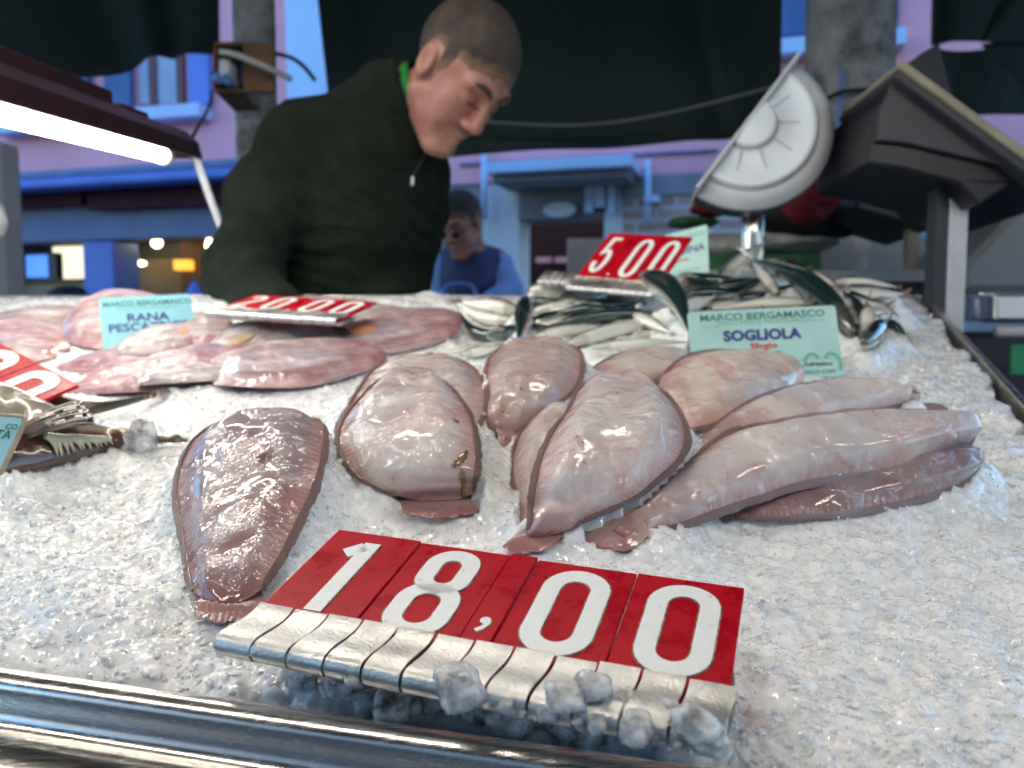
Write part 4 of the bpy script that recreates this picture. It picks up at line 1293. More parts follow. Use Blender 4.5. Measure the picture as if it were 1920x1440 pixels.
def loft_slab(L, R, T, n=64, m=24, under=.22, wav=.0008, seed=0, flat=3.6, head=.10, tail=.82, tailT=.10, skirt=False):
    """flat body between two 3-D edge lines; returns verts, faces, uvs, edge lines and normals"""
    L, R = catmull(L, n), catmull(R, n)
    s = np.linspace(0, 1, n)
    mid = (L + R) / 2
    al = np.gradient(mid, axis=0)
    ac = R - L
    N = np.cross(al, ac)
    N /= np.linalg.norm(N, axis=1)[:, None] + 1e-12
    en = np.array(EN)
    N[(N @ en) < 0] *= -1
    N = .75 * N + .25 * en
    for _ in range(3):
        N[1:-1] = (N[:-2] + N[1:-1] * 2 + N[2:]) / 4
    N /= np.linalg.norm(N, axis=1)[:, None]
    Ts = T * .57 * np.clip(s / head, 0.05, 1) ** .5 * np.where(s > tail, tailT + (1 - tailT) * np.clip((1 - s) / (1 - tail), 0, 1), 1)
    Ts *= .55 + .45 * np.sin(np.clip(s * 1.25 + .12, 0, 1) * math.pi)
    ring = []; uv = []
    ts = np.linspace(0, 1, m + 1)
    ts = .5 - .5 * np.cos(ts * math.pi)
    if skirt:      # a dome that thins into a flat border, as a flatfish does
        ee = np.clip((1 - np.abs(2 * ts - 1)) / .55, 0, 1)
        top = .90 * (np.sin(ee * math.pi / 2) ** 1.5) + .10 * (1 - np.abs(2 * ts - 1) ** 4)
    else:
        top = (1 - np.abs(2 * ts - 1) ** flat) ** .75
    V = np.zeros((n, 2 * m, 3)); U = np.zeros((n, 2 * m, 2))
    for j, t in enumerate(ts):
        P = L + (R - L) * t
        d = Ts * top[j]
        d = d + top[j] * wav * (vnoise(P[:, 0] * 55 + seed, P[:, 1] * 55, P[:, 2] * 55, seed) + .6 * vnoise(P[:, 0] * 140, P[:, 1] * 140 + seed, 0, seed)) * 1.6
        V[:, j] = P + N * d[:, None]; U[:, j] = np.stack([s, np.full(n, t)], 1)
    for jj, j in enumerate(range(m - 1, 0, -1)):
        t = ts[j]
        P = L + (R - L) * t
        V[:, m + 1 + jj] = P - N * (Ts * under * top[j])[:, None]; U[:, m + 1 + jj] = np.stack([s, np.full(n, t)], 1)
    k = 2 * m
    F = []
    for i in range(n - 1):
        for j in range(k):
            a, b = i * k + j, i * k + (j + 1) % k
            F.append((a, b, b + k, a + k))
    F.append(tuple(range(k))[::-1]); F.append(tuple((n - 1) * k + j for j in range(k)))
    W_ = V.reshape(-1, 3); q = np.array(F[:-2]); p0 = W_[q[:, 0]]
    vol = (np.einsum('ij,ij->i', p0 - W_.mean(0), np.cross(W_[q[:, 1]] - p0, W_[q[:, 2]] - p0))).sum()
    if vol < 0: F = [f[::-1] for f in F]
    return W_, F, U.reshape(-1, 2), L, R, N, ac

def fin_mat(name, c1, c2, ribs, coat=.9, rb=.8):
    m = mat(name, c1, .35, Coat_Weight=coat, Coat_Roughness=.08, Subsurface_Weight=.1, Subsurface_Scale=.01)
    tc = nd(m, 'ShaderNodeTexCoord')
    wv = nd(m, 'ShaderNodeTexWave'); wv.inputs['Scale'].default_value = ribs; wv.inputs['Distortion'].default_value = 1.2
    wv.inputs['Detail'].default_value = 1
    lk(m, tc.outputs['UV'], wv.inputs['Vector'])
    n = noise(m, tc.outputs['Object'], 60, 4)
    c = mixc(m, wv.outputs['Fac'], c1, c2)
    setc(m, mixc(m, ramp(m, n, [(.4, (0, 0, 0)), (.65, (.7,) * 3)]), c, (.46, .30, .27)))
    nb = bump(m, wv.outputs['Fac'], rb, .0015)
    setn(m, nb); lk(m, nb, bsdf(m).inputs['Coat Normal'])
    return m

M['fringe'] = fin_mat('fin_fringe', (.36, .18, .16), (.50, .33, .30), 60)
M['tail'] = fin_mat('tail_fin', (.40, .20, .19), (.47, .28, .26), 7, .9, .35)

def fringe(E0, other, N, w, parent, name, seed, s0=.06, s1=.86, amp=.0005):
    """rippled fin along an edge line, pointing away from the other edge"""
    n = len(E0)
    a, b = int(n * s0), int(n * s1)
    E = catmull(E0[a:b], (b - a) * 4)
    O = catmull(other[a:b], (b - a) * 4)
    NN = catmull(N[a:b], (b - a) * 4)
    k = len(E)
    out = E - O; out /= np.linalg.norm(out, axis=1)[:, None]
    s = np.linspace(0, 1, k)
    ww = w * .68 * np.sin(np.clip(s, .02, .98) * math.pi) ** .4 * (1 + .25 * vnoise(s * 30, s * 0 + seed, 0, seed))
    V = []; U = []
    for j, q in enumerate((-.45, 0, .5, 1.0)):
        rip = amp * max(q, 0) * (.6 * np.sin(s * k * .9) + 1.6 * vnoise(s * 14, s * 0, 0, seed + 3))
        V.append(E + out * (ww * q)[:, None] + NN * (rip - .0012 * max(q, 0) + (.0012 if q < 0 else 0))[:, None])
        U.append(np.stack([s * 4, np.full(k, q)], 1))
    V = np.concatenate(V); U = np.concatenate(U)
    Fc = [(j * k + i, j * k + i + 1, (j + 1) * k + i + 1, (j + 1) * k + i) for j in range(3) for i in range(k - 1)]
    o = mesh_obj(name, V, Fc, M['fringe'], parent, True, uvs=U)
    sm = o.modifiers.new('thickness', 'SOLIDIFY'); sm.thickness = .0011; sm.offset = 0
    return o

def tail_fin(Lp, Rp, parent, th=.0022, matl=None, notch=.0):
    L, R = catmull(Lp, 18), catmull(Rp, 18)
    m = 22
    ac = R - L
    al = np.gradient((L + R) / 2, axis=0)
    N = np.cross(al, ac); N /= np.linalg.norm(N, axis=1)[:, None]
    if (N @ np.array(EN)).mean() < 0: N = -N
    V = []; U = []
    for side in (1, -1):
        for i in range(18):
            for j in range(m + 1):
                t = j / m
                rag = (.0011 * vnoise(np.array([t * 9.0]), np.array([3.3]), 0, 5)[0] - .0034 * abs(2 * t - 1) ** 2.5) * (i / 17) ** 2
                thick = th * (1 - .75 * i / 17) * (1 - abs(2 * t - 1) ** 3)
                rib = .0007 * math.cos(t * 75 + .4 * math.sin(i)) * (.2 + .8 * i / 17)
                p = L[i] + ac[i] * t + N[i] * (side * thick * .5 + rib) + al[i] / (np.linalg.norm(al[i]) + 1e-9) * rag * 2
                V.append(p); U.append((.84 + .14 * i / 17, .5))
    k = m + 1; h = 18 * k
    Fc = []
    for i in range(17):
        for j in range(m):
            a = i * k + j
            Fc.append((a, a + 1, a + k + 1, a + k)); Fc.append((h + a, h + a + k, h + a + k + 1, h + a + 1))
    for j in range(m):
        Fc.append((j, h + j, h + j + 1, j + 1)); a = 17 * k + j; Fc.append((a, a + 1, h + a + 1, h + a))
    for i in range(17):
        a = i * k; Fc.append((a, a + k, h + a + k, h + a)); a += m; Fc.append((a, h + a, h + a + k, a + k))
    return mesh_obj('tail_fin', np.array(V), Fc, matl or M['tail'], parent, True, uvs=np.array(U))

def sole(label, st, tail, T=.017, seed=1, fr=.0036, mt=None, group='soles laid on the ice', inset=.035, pect=None, stain=None, **kw):
    """st: stations (Lx, Ly, hL, Rx, Ry, hR) from head to tail root; tail: the same for the tail fin"""
    L = np_pts([ice(a, b, h) for a, b, h, *_ in st]); R = np_pts([ice(*q[3:6]) for q in st])
    Li, Ri = L + (R - L) * inset, R + (L - R) * inset
    if tail:       # the flesh runs out as a tongue into the tail fin
        q = tail[1]; p0, p1 = np.array(ice(*q[:3])), np.array(ice(*q[3:6])); mm_ = (p0 + p1) / 2 + np.array(EN) * .0012
        Li = np.vstack([Li, mm_ + (p0 - mm_) * .34]); Ri = np.vstack([Ri, mm_ + (p1 - mm_) * .34])
    V, Fc, U, EL, ER, N, ac = loft_slab(Li, Ri, T * 1.12, n=76, m=30, seed=seed, skirt=True, tailT=.06, tail=.78, **kw)
    c = V.mean(0)
    e = empty('sole', Vector(c) - EN * .012, label, 'fish', group, ICE_ROT)
    b = mesh_obj('body', V, Fc, mt or sole_mat('sole_skin', seed), e, True, uvs=U)
    SOLID.append(b)
    fringe(EL, ER, N, fr, e, 'dorsal_fin', seed)
    fringe(ER, EL, N, fr, e, 'anal_fin', seed + 9)
    if tail:
        TL = np_pts([ice(a, bb, h) for a, bb, h, *_ in tail]); TR = np_pts([ice(*q[3:6]) for q in tail])
        TL[0] += (TL[0] - TL[1]) * .5; TR[0] += (TR[0] - TR[1]) * .5
        SOLID.append(tail_fin(TL, TR, e, matl=b.data.materials[0]))
    if pect:
        px, py, h, s = pect
        # a small folded fin and gill slit standing off the skin, found on the body's own surface
        bv = BVHTree.FromPolygons([tuple(v) for v in V], Fc)
        d = (at(px, py, 1) - C0).normalized()
        hit = bv.ray_cast(C0, d)
        if hit[0] is not None:
            P = hit[0]; Nn = hit[1]
            u = (AX - Nn * AX.dot(Nn)).normalized(); w = Nn.cross(u)
            dirv = (u * .8 + w * .6).normalized(); side = Nn.cross(dirv)
            mb = MB()
            pts = []
            for i in range(9):
                q = i / 8
                ww = .0028 * math.sin(q * math.pi * .9 + .2)
                c0 = P + dirv * (q - .3) * s + Nn * (.0012 + .0018 * math.sin(q * 3))
                pts += [c0 - side * ww, c0 + Nn * .0008, c0 + side * ww]
            fs = []
            for i in range(8):
                a = i * 3; fs += [(a, a + 1, a + 4, a + 3), (a + 1, a + 2, a + 5, a + 4)]
            mb.add(pts, fs)
            o = mb.build('pectoral_fin', M['fringe'], e, True)
            sm = o.modifiers.new('thickness', 'SOLIDIFY'); sm.thickness = .0012
    for k, (px, py, s, rot) in enumerate(stain or []):
        bv = BVHTree.FromPolygons([tuple(v) for v in V], Fc)
        n_ = 14; m_ = 6; pts = []; ok = True; vs = []
        ca, sa = math.cos(rot), math.sin(rot)
        for i in range(n_):
            for j in range(m_):
                q = i / (n_ - 1) - .5; r = j / (m_ - 1) - .5
                wd = .34 * (1 - (2 * q) ** 2 * .55) * (1 + .4 * math.sin(i * 2.1 + k))
                x = q * s; y = r * s * wd
                d = (at(px + x * ca - y * sa, py + x * sa + y * ca, 1) - C0).normalized()
                hit = bv.ray_cast(C0, d)
                if hit[0] is None: hit = bv.find_nearest(C0 + d * (Vector(c) - C0).length)
                vs.append(hit[0] + hit[1] * (.0007 + .0006 * (1 - (2 * r) ** 2)))
            if not ok: break
        if ok:
            fs = [(i * m_ + j, i * m_ + j + 1, (i + 1) * m_ + j + 1, (i + 1) * m_ + j) for i in range(n_ - 1) for j in range(m_ - 1)]
            o = mesh_obj('brown_stain', vs, fs, M['stain'], e, True)
            sm = o.modifiers.new('thickness', 'SOLIDIFY'); sm.thickness = .0005
    return e

m = noisy('brown_film', (.16, .07, .015), (.30, .16, .05), 160, .15, .4, .0005); bsdf(m).inputs['Coat Weight'].default_value = 1
M['stain'] = m

dark = dict(pale=(.34, .26, .26), pink=(.28, .15, .15), grey=(.25, .215, .26), specks=.35)
sole('wet sole lying alone with its tail toward the price tag, farthest left of the soles',
     [(446, 780, .040, 596, 782, .042), (396, 796, .038, 613, 796, .042), (352, 826, .031, 619, 820, .040), (328, 875, .020, 614, 866, .035),
      (320, 930, .012, 598, 920, .028), (329, 985, .008, 570, 975, .022), (340, 1040, .006, 537, 1040, .016), (348, 1085, .005, 507, 1085, .010), (364, 1115, .004, 490, 1108, .007)],
     [(366, 1110, .003, 488, 1104, .004), (364, 1135, .003, 496, 1130, .004), (362, 1168, .003, 490, 1160, .004)],
     T=.019, seed=1, mt=sole_mat('sole_skin_dark', 1, **dark), fr=.0045, pect=(492, 858, 0, .011))
sole('rounded sole with brown smears beside its tail, second from the left in front',
     [(745, 697, .052, 800, 697, .052), (702, 715, .050, 848, 723, .052), (666, 748, .044, 882, 765, .048), (632, 792, .036, 898, 800, .042),
      (624, 838, .028, 905, 850, .034), (650, 882, .020, 903, 885, .026), (695, 915, .012, 897, 905, .018), (748, 932, .008, 890, 925, .010)],
     [(755, 925, .005, 886, 918, .006), (752, 945, .005, 895, 940, .006), (757, 972, .004, 896, 968, .005)],
     T=.020, seed=2, fr=.004, stain=[(862, 862, 40, -.8), (868, 896, 34, 1.4), (868, 922, 26, 1.5), (855, 790, 12, .5)])
sole('pale sole mostly hidden beneath the smeared sole, only its rounded back edge showing',
     [(735, 675, .040, 850, 668, .040), (692, 695, .038, 893, 687, .040), (664, 730, .030, 917, 722, .034), (640, 768, .022, 920, 765, .026),
      (622, 805, .014, 905, 800, .020), (640, 850, .008, 892, 840, .012), (690, 880, .004, 850, 870, .006)], None, T=.016, seed=3, fr=.004)
sole('dark speckled sole at the back with its tail pointing at the camera between two others',
     [(955, 642, .046, 1055, 641, .046), (918, 662, .045, 1094, 657, .046), (904, 697, .040, 1099, 692, .042), (909, 735, .034, 1085, 728, .036),
      (905, 768, .026, 1045, 760, .028), (910, 795, .018, 1000, 788, .020), (930, 818, .010, 970, 813, .012)],
     [(932, 812, .014, 968, 808, .014), (936, 828, .009, 964, 824, .010), (938, 845, .004, 960, 842, .004)],
     T=.020, seed=4, mt=sole_mat('sole_skin_specked', 4, pale=(.56, .45, .40), pink=(.50, .29, .25), grey=(.45, .38, .37), specks=1.0))
sole('pale sole underneath the broad central sole, only its left side showing',
     [(1020, 762, .030, 1110, 760, .030), (978, 800, .026, 1130, 800, .028), (955, 850, .018, 1140, 850, .022), (953, 895, .012, 1130, 900, .016),
      (966, 935, .007, 1090, 940, .010), (975, 960, .005, 1040, 965, .006)],
     [(972, 955, .006, 1020, 960, .006), (966, 975, .004, 1000, 985, .004), (963, 990, .003, 990, 998, .003)], T=.014, seed=6)
sole('broad pale pink sole in the middle, its tail just above the big price tag',
     [(1110, 712, .060, 1180, 709, .060), (1082, 726, .058, 1234, 722, .060), (1057, 768, .052, 1278, 765, .054), (1024, 812, .046, 1298, 820, .046),
      (1002, 862, .038, 1284, 862, .038), (992, 910, .030, 1245, 897, .030), (988, 948, .020, 1195, 935, .022), (990, 978, .014, 1115, 968, .016), (985, 998, .009, 1070, 992, .011)],
     [(986, 990, .007, 1066, 984, .009), (962, 1008, .005, 1050, 1012, .007), (930, 1034, .003, 1010, 1040, .004)],
     T=.022, seed=5, fr=.004)
sole('long slim sole at the bottom right of the heap, under another of the same length',
     [(1832, 838, .028, 1842, 860, .018), (1805, 836, .030, 1824, 896, .012), (1745, 842, .030, 1780, 922, .008), (1645, 850, .028, 1690, 948, .005),
      (1545, 862, .024, 1590, 966, .004), (1455, 882, .018, 1490, 974, .004), (1375, 912, .012, 1405, 975, .003), (1325, 940, .007, 1345, 968, .003)],
     None, T=.014, seed=8, mt=sole_mat('sole_skin_grey', 8, **dark), fr=.004)
sole('long wet sole lying on top at the right with its frayed tail toward the camera',
     [(1812, 783, .046, 1828, 815, .032), (1793, 772, .049, 1822, 832, .029), (1740, 768, .052, 1782, 850, .026), (1640, 766, .053, 1705, 882, .022),
      (1540, 774, .051, 1605, 898, .020), (1440, 790, .047, 1510, 912, .018), (1368, 806, .042, 1430, 938, .014), (1302, 852, .033, 1360, 960, .010),
      (1242, 905, .023, 1295, 982, .007), (1202, 945, .016, 1245, 996, .006), (1165, 968, .011, 1205, 1012, .005)],
     [(1172, 963, .013, 1210, 1008, .008), (1125, 985, .008, 1195, 1024, .005), (1070, 1004, .004, 1158, 1040, .003)],
     T=.022, seed=7, fr=.0045)
sole('slim pointed sole behind the long top one, its tip ending over the bare ice',
     [(1727, 738, .040, 1725, 748, .034), (1692, 725, .043, 1704, 757, .030), (1630, 712, .046, 1655, 770, .028), (1540, 712, .046, 1575, 792, .026),
      (1455, 728, .044, 1500, 812, .024), (1385, 760, .038, 1430, 838, .020), (1318, 810, .028, 1360, 868, .016), (1292, 838, .022, 1320, 880, .012)],
     None, T=.016, seed=9)
sole('edge of a buried sole peeping out beneath the pointed one',
     [(1775, 770, .018, 1788, 786, .012), (1745, 758, .020, 1770, 795, .010), (1690, 755, .020, 1720, 800, .008), (1620, 760, .016, 1650, 800, .006)],
     None, T=.010, seed=10, mt=sole_mat('sole_skin_grey_two', 10, **dark))
sole('plump pale sole just below the mint name card',
     [(1498, 690, .034, 1508, 712, .028), (1458, 670, .044, 1490, 738, .026), (1400, 656, .050, 1440, 768, .024), (1335, 652, .052, 1372, 792, .022),
      (1283, 664, .048, 1322, 806, .020), (1246, 694, .040, 1290, 808, .018), (1234, 722, .032, 1262, 795, .018)],
     None, T=.020, seed=11, mt=sole_mat('sole_skin_pale', 11, pale=(.66, .56, .49), pink=(.56, .38, .33), specks=.2))
sole('small far sole behind the broad central one, left of the mint name card',
     [(1284, 657, .032, 1278, 688, .024), (1240, 651, .036, 1255, 706, .022), (1172, 657, .036, 1205, 718, .020), (1122, 680, .028, 1150, 722, .016), (1103, 700, .018, 1115, 718, .012)],
     None, T=.014, seed=12, mt=sole_mat('sole_skin_pale_two', 12, pale=(.62, .52, .45), pink=(.54, .35, .31), specks=.2))

# ------------------------------------------------------------------ mackerel pile
def mack_mat():
    m = mat('mackerel_skin', (.5, .5, .5), .16, .0, Coat_Weight=.9, Coat_Roughness=.07, Specular_IOR_Level=.9)
    tc = nd(m, 'ShaderNodeTexCoord')
    sep = nd(m, 'ShaderNodeSeparateXYZ'); lk(m, tc.outputs['UV'], sep.inputs[0])
    oi = nd(m, 'ShaderNodeObjectInfo')
    up = sep.outputs[1]                     # 0 belly .. 1 back
    mp = nd(m, 'ShaderNodeMapping'); mp.inputs['Scale'].default_value = (26, 2.2, 1); lk(m, tc.outputs['UV'], mp.inputs[0])
    wv = nd(m, 'ShaderNodeTexWave'); wv.inputs['Scale'].default_value = .9; wv.inputs['Distortion'].default_value = 5.0; wv.inputs['Detail'].default_value = 2
    lk(m, mp.outputs[0], wv.inputs['Vector'])
    stripes = ramp(m, wv.outputs['Fac'], [(.42, (.004, .010, .014)), (.6, (.025, .075, .075))])
    n = noise(m, tc.outputs['Object'], 40, 4)
    upn = mth(m, 'ADD', up, mth(m, 'MULTIPLY', mth(m, 'SUBTRACT', n, .5), .14))
    side = ramp(m, upn, [(.0, (.80, .76, .64)), (.30, (.70, .71, .66)), (.46, (.34, .36, .30)), (.56, (.16, .19, .14))])
    k = ramp(m, upn, [(.50, (0, 0, 0)), (.58, (1, 1, 1))])
    c = mixc(m, k, side, stripes)
    blush = ramp(m, noise(m, tc.outputs['Object'], 22, 3, .6, 1.0), [(.62, (0, 0, 0)), (.72, (.5,) * 3)])
    c = mixc(m, mth(m, 'MULTIPLY', blush, mth(m, 'SUBTRACT', 1.0, k)), c, (.62, .28, .14))
    hd = ramp(m, sep.outputs[0], [(.15, (1, 1, 1)), (.2, (0, 0, 0))])
    c = mixc(m, mth(m, 'MULTIPLY', hd, .45), c, (.20, .19, .15))
    setc(m, c)
    lk(m, ramp(m, upn, [(.2, (.0,) * 3), (.5, (.35,) * 3)]), bsdf(m).inputs['Metallic'])
    setn(m, bump(m, noise(m, tc.outputs['Object'], 380, 2), .25, .0006))
    return m
M['mack'] = mack_mat()
M['mack_fin'] = fin_mat('mackerel_fin', (.05, .055, .04), (.16, .15, .09), 12)
M['eye'] = mat('fish_eye', (.01, .01, .012), .05, Coat_Weight=1.0)
M['eye_ring'] = mat('fish_eye_ring', (.55, .5, .3), .2)

def pile_f(y):
    return .955 + (650 - y) / 130 * .235

def mackerel(hx, hy, tx, ty, width, belly, label, bend=0.0, df=0.0, dft=0.0, flip=1):
    """head and tail-root pixels in the photo, body depth in pixels; belly 0 = pale side toward the camera .. 1 = dark back"""
    fh, ft = pile_f(hy) + df, pile_f(ty) + df + dft
    A, B = at(hx, hy, fh), at(tx, ty, ft)
    Lg = (B - A).length
    ax = (B - A).normalized()
    tocam = (C0 - (A + B) / 2); tocam = (tocam - ax * tocam.dot(ax)).normalized()
    side = ax.cross(tocam)
    if side.dot(AU) < 0: side = -side          # 'up' in the picture
    ang = (belly - .5) * math.pi                # dorsal direction, rotated round the axis
    dors = (side * math.cos(ang) + tocam * math.sin(ang)).normalized() if flip > 0 else (-side * math.cos(ang) + tocam * math.sin(ang)).normalized()
    lat = ax.cross(dors).normalized()
    wm = width * 1.2 * (fh + ft) / 2 / F
    n, k = 34, 18
    V = []; U = []
    cen = []
    for i in range(n):
        s = i / (n - 1)
        prof = (max(1e-4, math.sin(math.pi * min(1, s * .93 + .02) ** .72)) ** .72)
        prof = prof * (1 - .55 * max(0, s - .55) / .45) if s > .55 else prof
        hh = wm * .5 * prof * 1.05 + .0004
        ww = hh * .74
        c = A + (B - A) * s + side * (bend * Lg * (math.sin(s * math.pi)))
        cen.append(c)
        for j in range(k):
            a = 2 * math.pi * j / k
            V.append(c + dors * (math.cos(a) * hh) + lat * (math.sin(a) * ww))
            U.append((s, .5 + .5 * math.cos(a)))
    Fc = [(i * k + j, i * k + (j + 1) % k, (i + 1) * k + (j + 1) % k, (i + 1) * k + j) for i in range(n - 1) for j in range(k)]
    Fc += [tuple(range(k))[::-1], tuple((n - 1) * k + j for j in range(k))]
    e = empty('mackerel', (A + B) / 2 - EN * wm * .4, label, 'fish', 'mackerel heaped behind the soles', ICE_ROT)
    b = mesh_obj('body', V, Fc, M['mack'], e, True, uvs=U); SOLID.append(b)
    # forked tail
    t0 = cen[-1]; td = (cen[-1] - cen[-3]).normalized(); sp = wm * .55
    pl = [t0 - dors * sp * .13, t0 + td * sp * 1.15 - dors * sp, t0 + td * sp * .45, t0 + td * sp * 1.15 + dors * sp, t0 + dors * sp * .13, t0 - td * sp * .2]
    mb = MB(); mb.prism([p - lat * .0006 for p in pl], lat * .0012); mb.build('tail_fin', M['mack_fin'], e)
    # eyes and pectoral fins
    i = 3
    for sg in (1, -1):
        c = cen[i] + (cen[i + 1] - cen[i]) * .3
        hh = wm * .5 * (math.sin(math.pi * (i / (n - 1) * .93 + .02) ** .72) ** .72)
        bm = bmesh.new(); bmesh.ops.create_uvsphere(bm, u_segments=10, v_segments=6, radius=wm * .085)
        q = c + lat * sg * hh * .62 + dors * hh * .25
        mesh_obj('eye', [q + v.co for v in bm.verts], [tuple(v.index for v in f.verts) for f in bm.faces], M['eye'], e, True); bm.free()
    c = cen[8]; hh = wm * .5 * .9
    for sg in (1, -1):
        r0 = c + lat * sg * (hh * .76)
        pl = [r0 + dors * hh * .15, r0 - dors * hh * .2, r0 + ax * wm * .5 - dors * hh * .3 + lat * sg * .002]
        mb = MB(); mb.prism(pl, lat * sg * .0008); mb.build('pectoral_fin', M['mack_fin'], e)
    return e

MK = [  # head x,y, tail x,y, width px, belly..back, bend, df, dft, label
 (945, 642, 812, 662, 15, .05, -.02, 0, 0, 'thin pale mackerel lying frontmost in the heap beside the pink monkfish'),
 (868, 664, 938, 650, 20, .1, .0, .0, 0, 'short yellowish mackerel behind the pale back edge of the sole'),
 (965, 628, 862, 586, 30, .80, -.16, .03, 0, 'bent dark mackerel with its tail raised against the pink monkfish'),
 (990, 560, 972, 640, 34, .72, .0, -.03, -.02, 'grey mackerel standing on its end between the bent one and the striped ones'),
 (960, 600, 862, 568, 26, .1, -.08, .05, 0, 'curved white-bellied mackerel above the bent dark one'),
 (968, 580, 868, 566, 34, .12, .0, .10, 0, 'fat pale mackerel with an orange gill at the left end of the heap'),
 (1190, 594, 1004, 598, 30, .88, .06, .02, 0, 'dark striped mackerel across the middle of the heap'),
 (1250, 592, 1005, 618, 28, .86, .04, 0, 0, 'long dark mackerel below the striped one'),
 (1180, 602, 1010, 580, 24, .12, .04, .05, 0, 'white-bellied mackerel resting on the dark striped ones'),
 (1175, 595, 1045, 562, 26, .08, .02, .09, 0, 'silver mackerel under the lip of the small price tag'),
 (1165, 572, 1050, 548, 26, .82, .05, .13, 0, 'mottled dark mackerel touching the metal holder of the small price tag'),
 (990, 548, 1045, 562, 34, .45, .0, .12, 0, 'brown-headed mackerel at the left end of the small price tag'),
 (1000, 632, 1115, 610, 24, .08, .0, -.02, 0, 'glossy pale mackerel directly behind the speckled sole'),
 (1060, 646, 1245, 602, 30, .08, .02, -.03, 0, 'white mackerel with an orange blush, slanting down to the speckled sole'),
 (1195, 628, 1315, 620, 20, .1, .0, -.02, 0, 'small white mackerel left of the mint name card'),
 (1195, 522, 1292, 622, 46, .70, .08, -.06, -.02, 'big blue-backed mackerel sticking up in front of the small price tag'),
 (1190, 590, 1260, 625, 24, .12, .0, -.05, 0, 'pale mackerel below the blue-backed one'),
 (1110, 652, 1295, 642, 20, .06, .02, -.05, 0, 'long pale mackerel right behind the small far sole'),
 (1235, 545, 1300, 520, 34, .12, .0, .05, 0, 'white mackerel just right of the small price tag'),
 (1255, 590, 1340, 556, 34, .10, .0, .0, 0, 'plump white mackerel behind the blue-backed one'),
 (1265, 600, 1400, 592, 26, .10, .0, -.03, 0, 'pale mackerel above the left corner of the mint name card'),
 (1535, 572, 1335, 580, 26, .08, .03, .0, 0, 'bright white mackerel along the top edge of the mint name card'),
 (1340, 562, 1520, 556, 22, .12, .02, .04, 0, 'yellowish white mackerel, second above the mint name card'),
 (1270, 522, 1425, 528, 38, .85, -.05, .04, 0, 'thick dark mackerel below the far name card'),
 (1345, 528, 1435, 452, 30, .25, .0, .03, .05, 'slender silver mackerel standing up with its tail in the air before the white dial'),
 (1605, 630, 1412, 488, 46, .90, .06, .0, 0, 'big dark green mackerel arching down to the right of the heap'),
 (1435, 492, 1500, 506, 26, .2, -.03, .07, 0, 'pinkish mackerel on the crest of the heap'),
 (1458, 550, 1412, 492, 22, .08, .0, -.03, 0, 'white-sided mackerel in front of the big dark green one'),
 (1575, 548, 1490, 504, 24, .10, .03, .06, 0, 'pale mackerel behind the big dark green one'),
 (1555, 530, 1680, 538, 20, .15, .05, .10, 0, 'farthest mackerel, lying flat at the right end of the heap'),
 (1612, 610, 1580, 545, 34, .45, .0, -.02, 0, 'grey mackerel curled at the right end of the heap'),
 (1618, 646, 1668, 598, 34, .80, .0, -.05, 0, 'dark mackerel with a yellow snout touching the bare ice'),
 (1625, 632, 1625, 566, 32, .15, .0, -.035, 0, 'pearly mackerel between the yellow-snouted one and the mint card'),
 (1662, 604, 1700, 628, 20, .80, .0, -.03, 0, 'small dark mackerel farthest right on the ice'),
 (1300, 640, 1440, 620, 24, .3, .0, .0, 0, 'mackerel hidden behind the mint name card'),
 (1590, 600, 1450, 590, 34, .75, .0, .02, 0, 'dark mackerel behind the right half of the mint name card'),
]
for hx, hy, tx, ty, w, b_, bend, df, dft, lab in MK:
    mackerel(hx, hy, tx, ty, w, b_, lab, bend, df, dft)
# a lower layer showing only as dark backs in the gaps
for i in range(44):
    x = 985 + (i % 11) * 57 + (i // 11) * 19 + rng.uniform(-14, 14) + rng.uniform(-12, 12); y = 626 - (i // 11) * 25 + 9 * math.sin(i * 1.7)
    mackerel(x - 58, y + rng.uniform(-8, 8), x + 72, y + rng.uniform(-20, 10), 33, rng.choice([.85, .2, .15, .1, .8, .3]), 'mackerel buried in the lower layer of the heap', rng.uniform(-.05, .05), .032 + .01 * (i % 3), 0)

# ------------------------------------------------------------------ monkfish pile
def flesh(name, pale, pink, seed, rough=.22):
    m = sole_mat(name, seed, .75, pale=pale, pink=pink, grey=(.40, .34, .42), specks=.15)
    bsdf(m).inputs['Coat Weight'].default_value = .7
    return m
M['flesh_pink'] = flesh('flesh_pink', (.50, .32, .34), (.36, .15, .18), 21)
M['flesh_white'] = flesh('flesh_white', (.56, .54, .51), (.44, .32, .31), 22)
M['flesh_mix'] = flesh('flesh_mix', (.54, .42, .41), (.40, .20, .21), 23)
M['tan_skin'] = noisy('tan_skin', (.40, .26, .12), (.52, .38, .22), 60, .25, .4, .001)

def monk_f(y):
    return .80 + (740 - y) * .00215

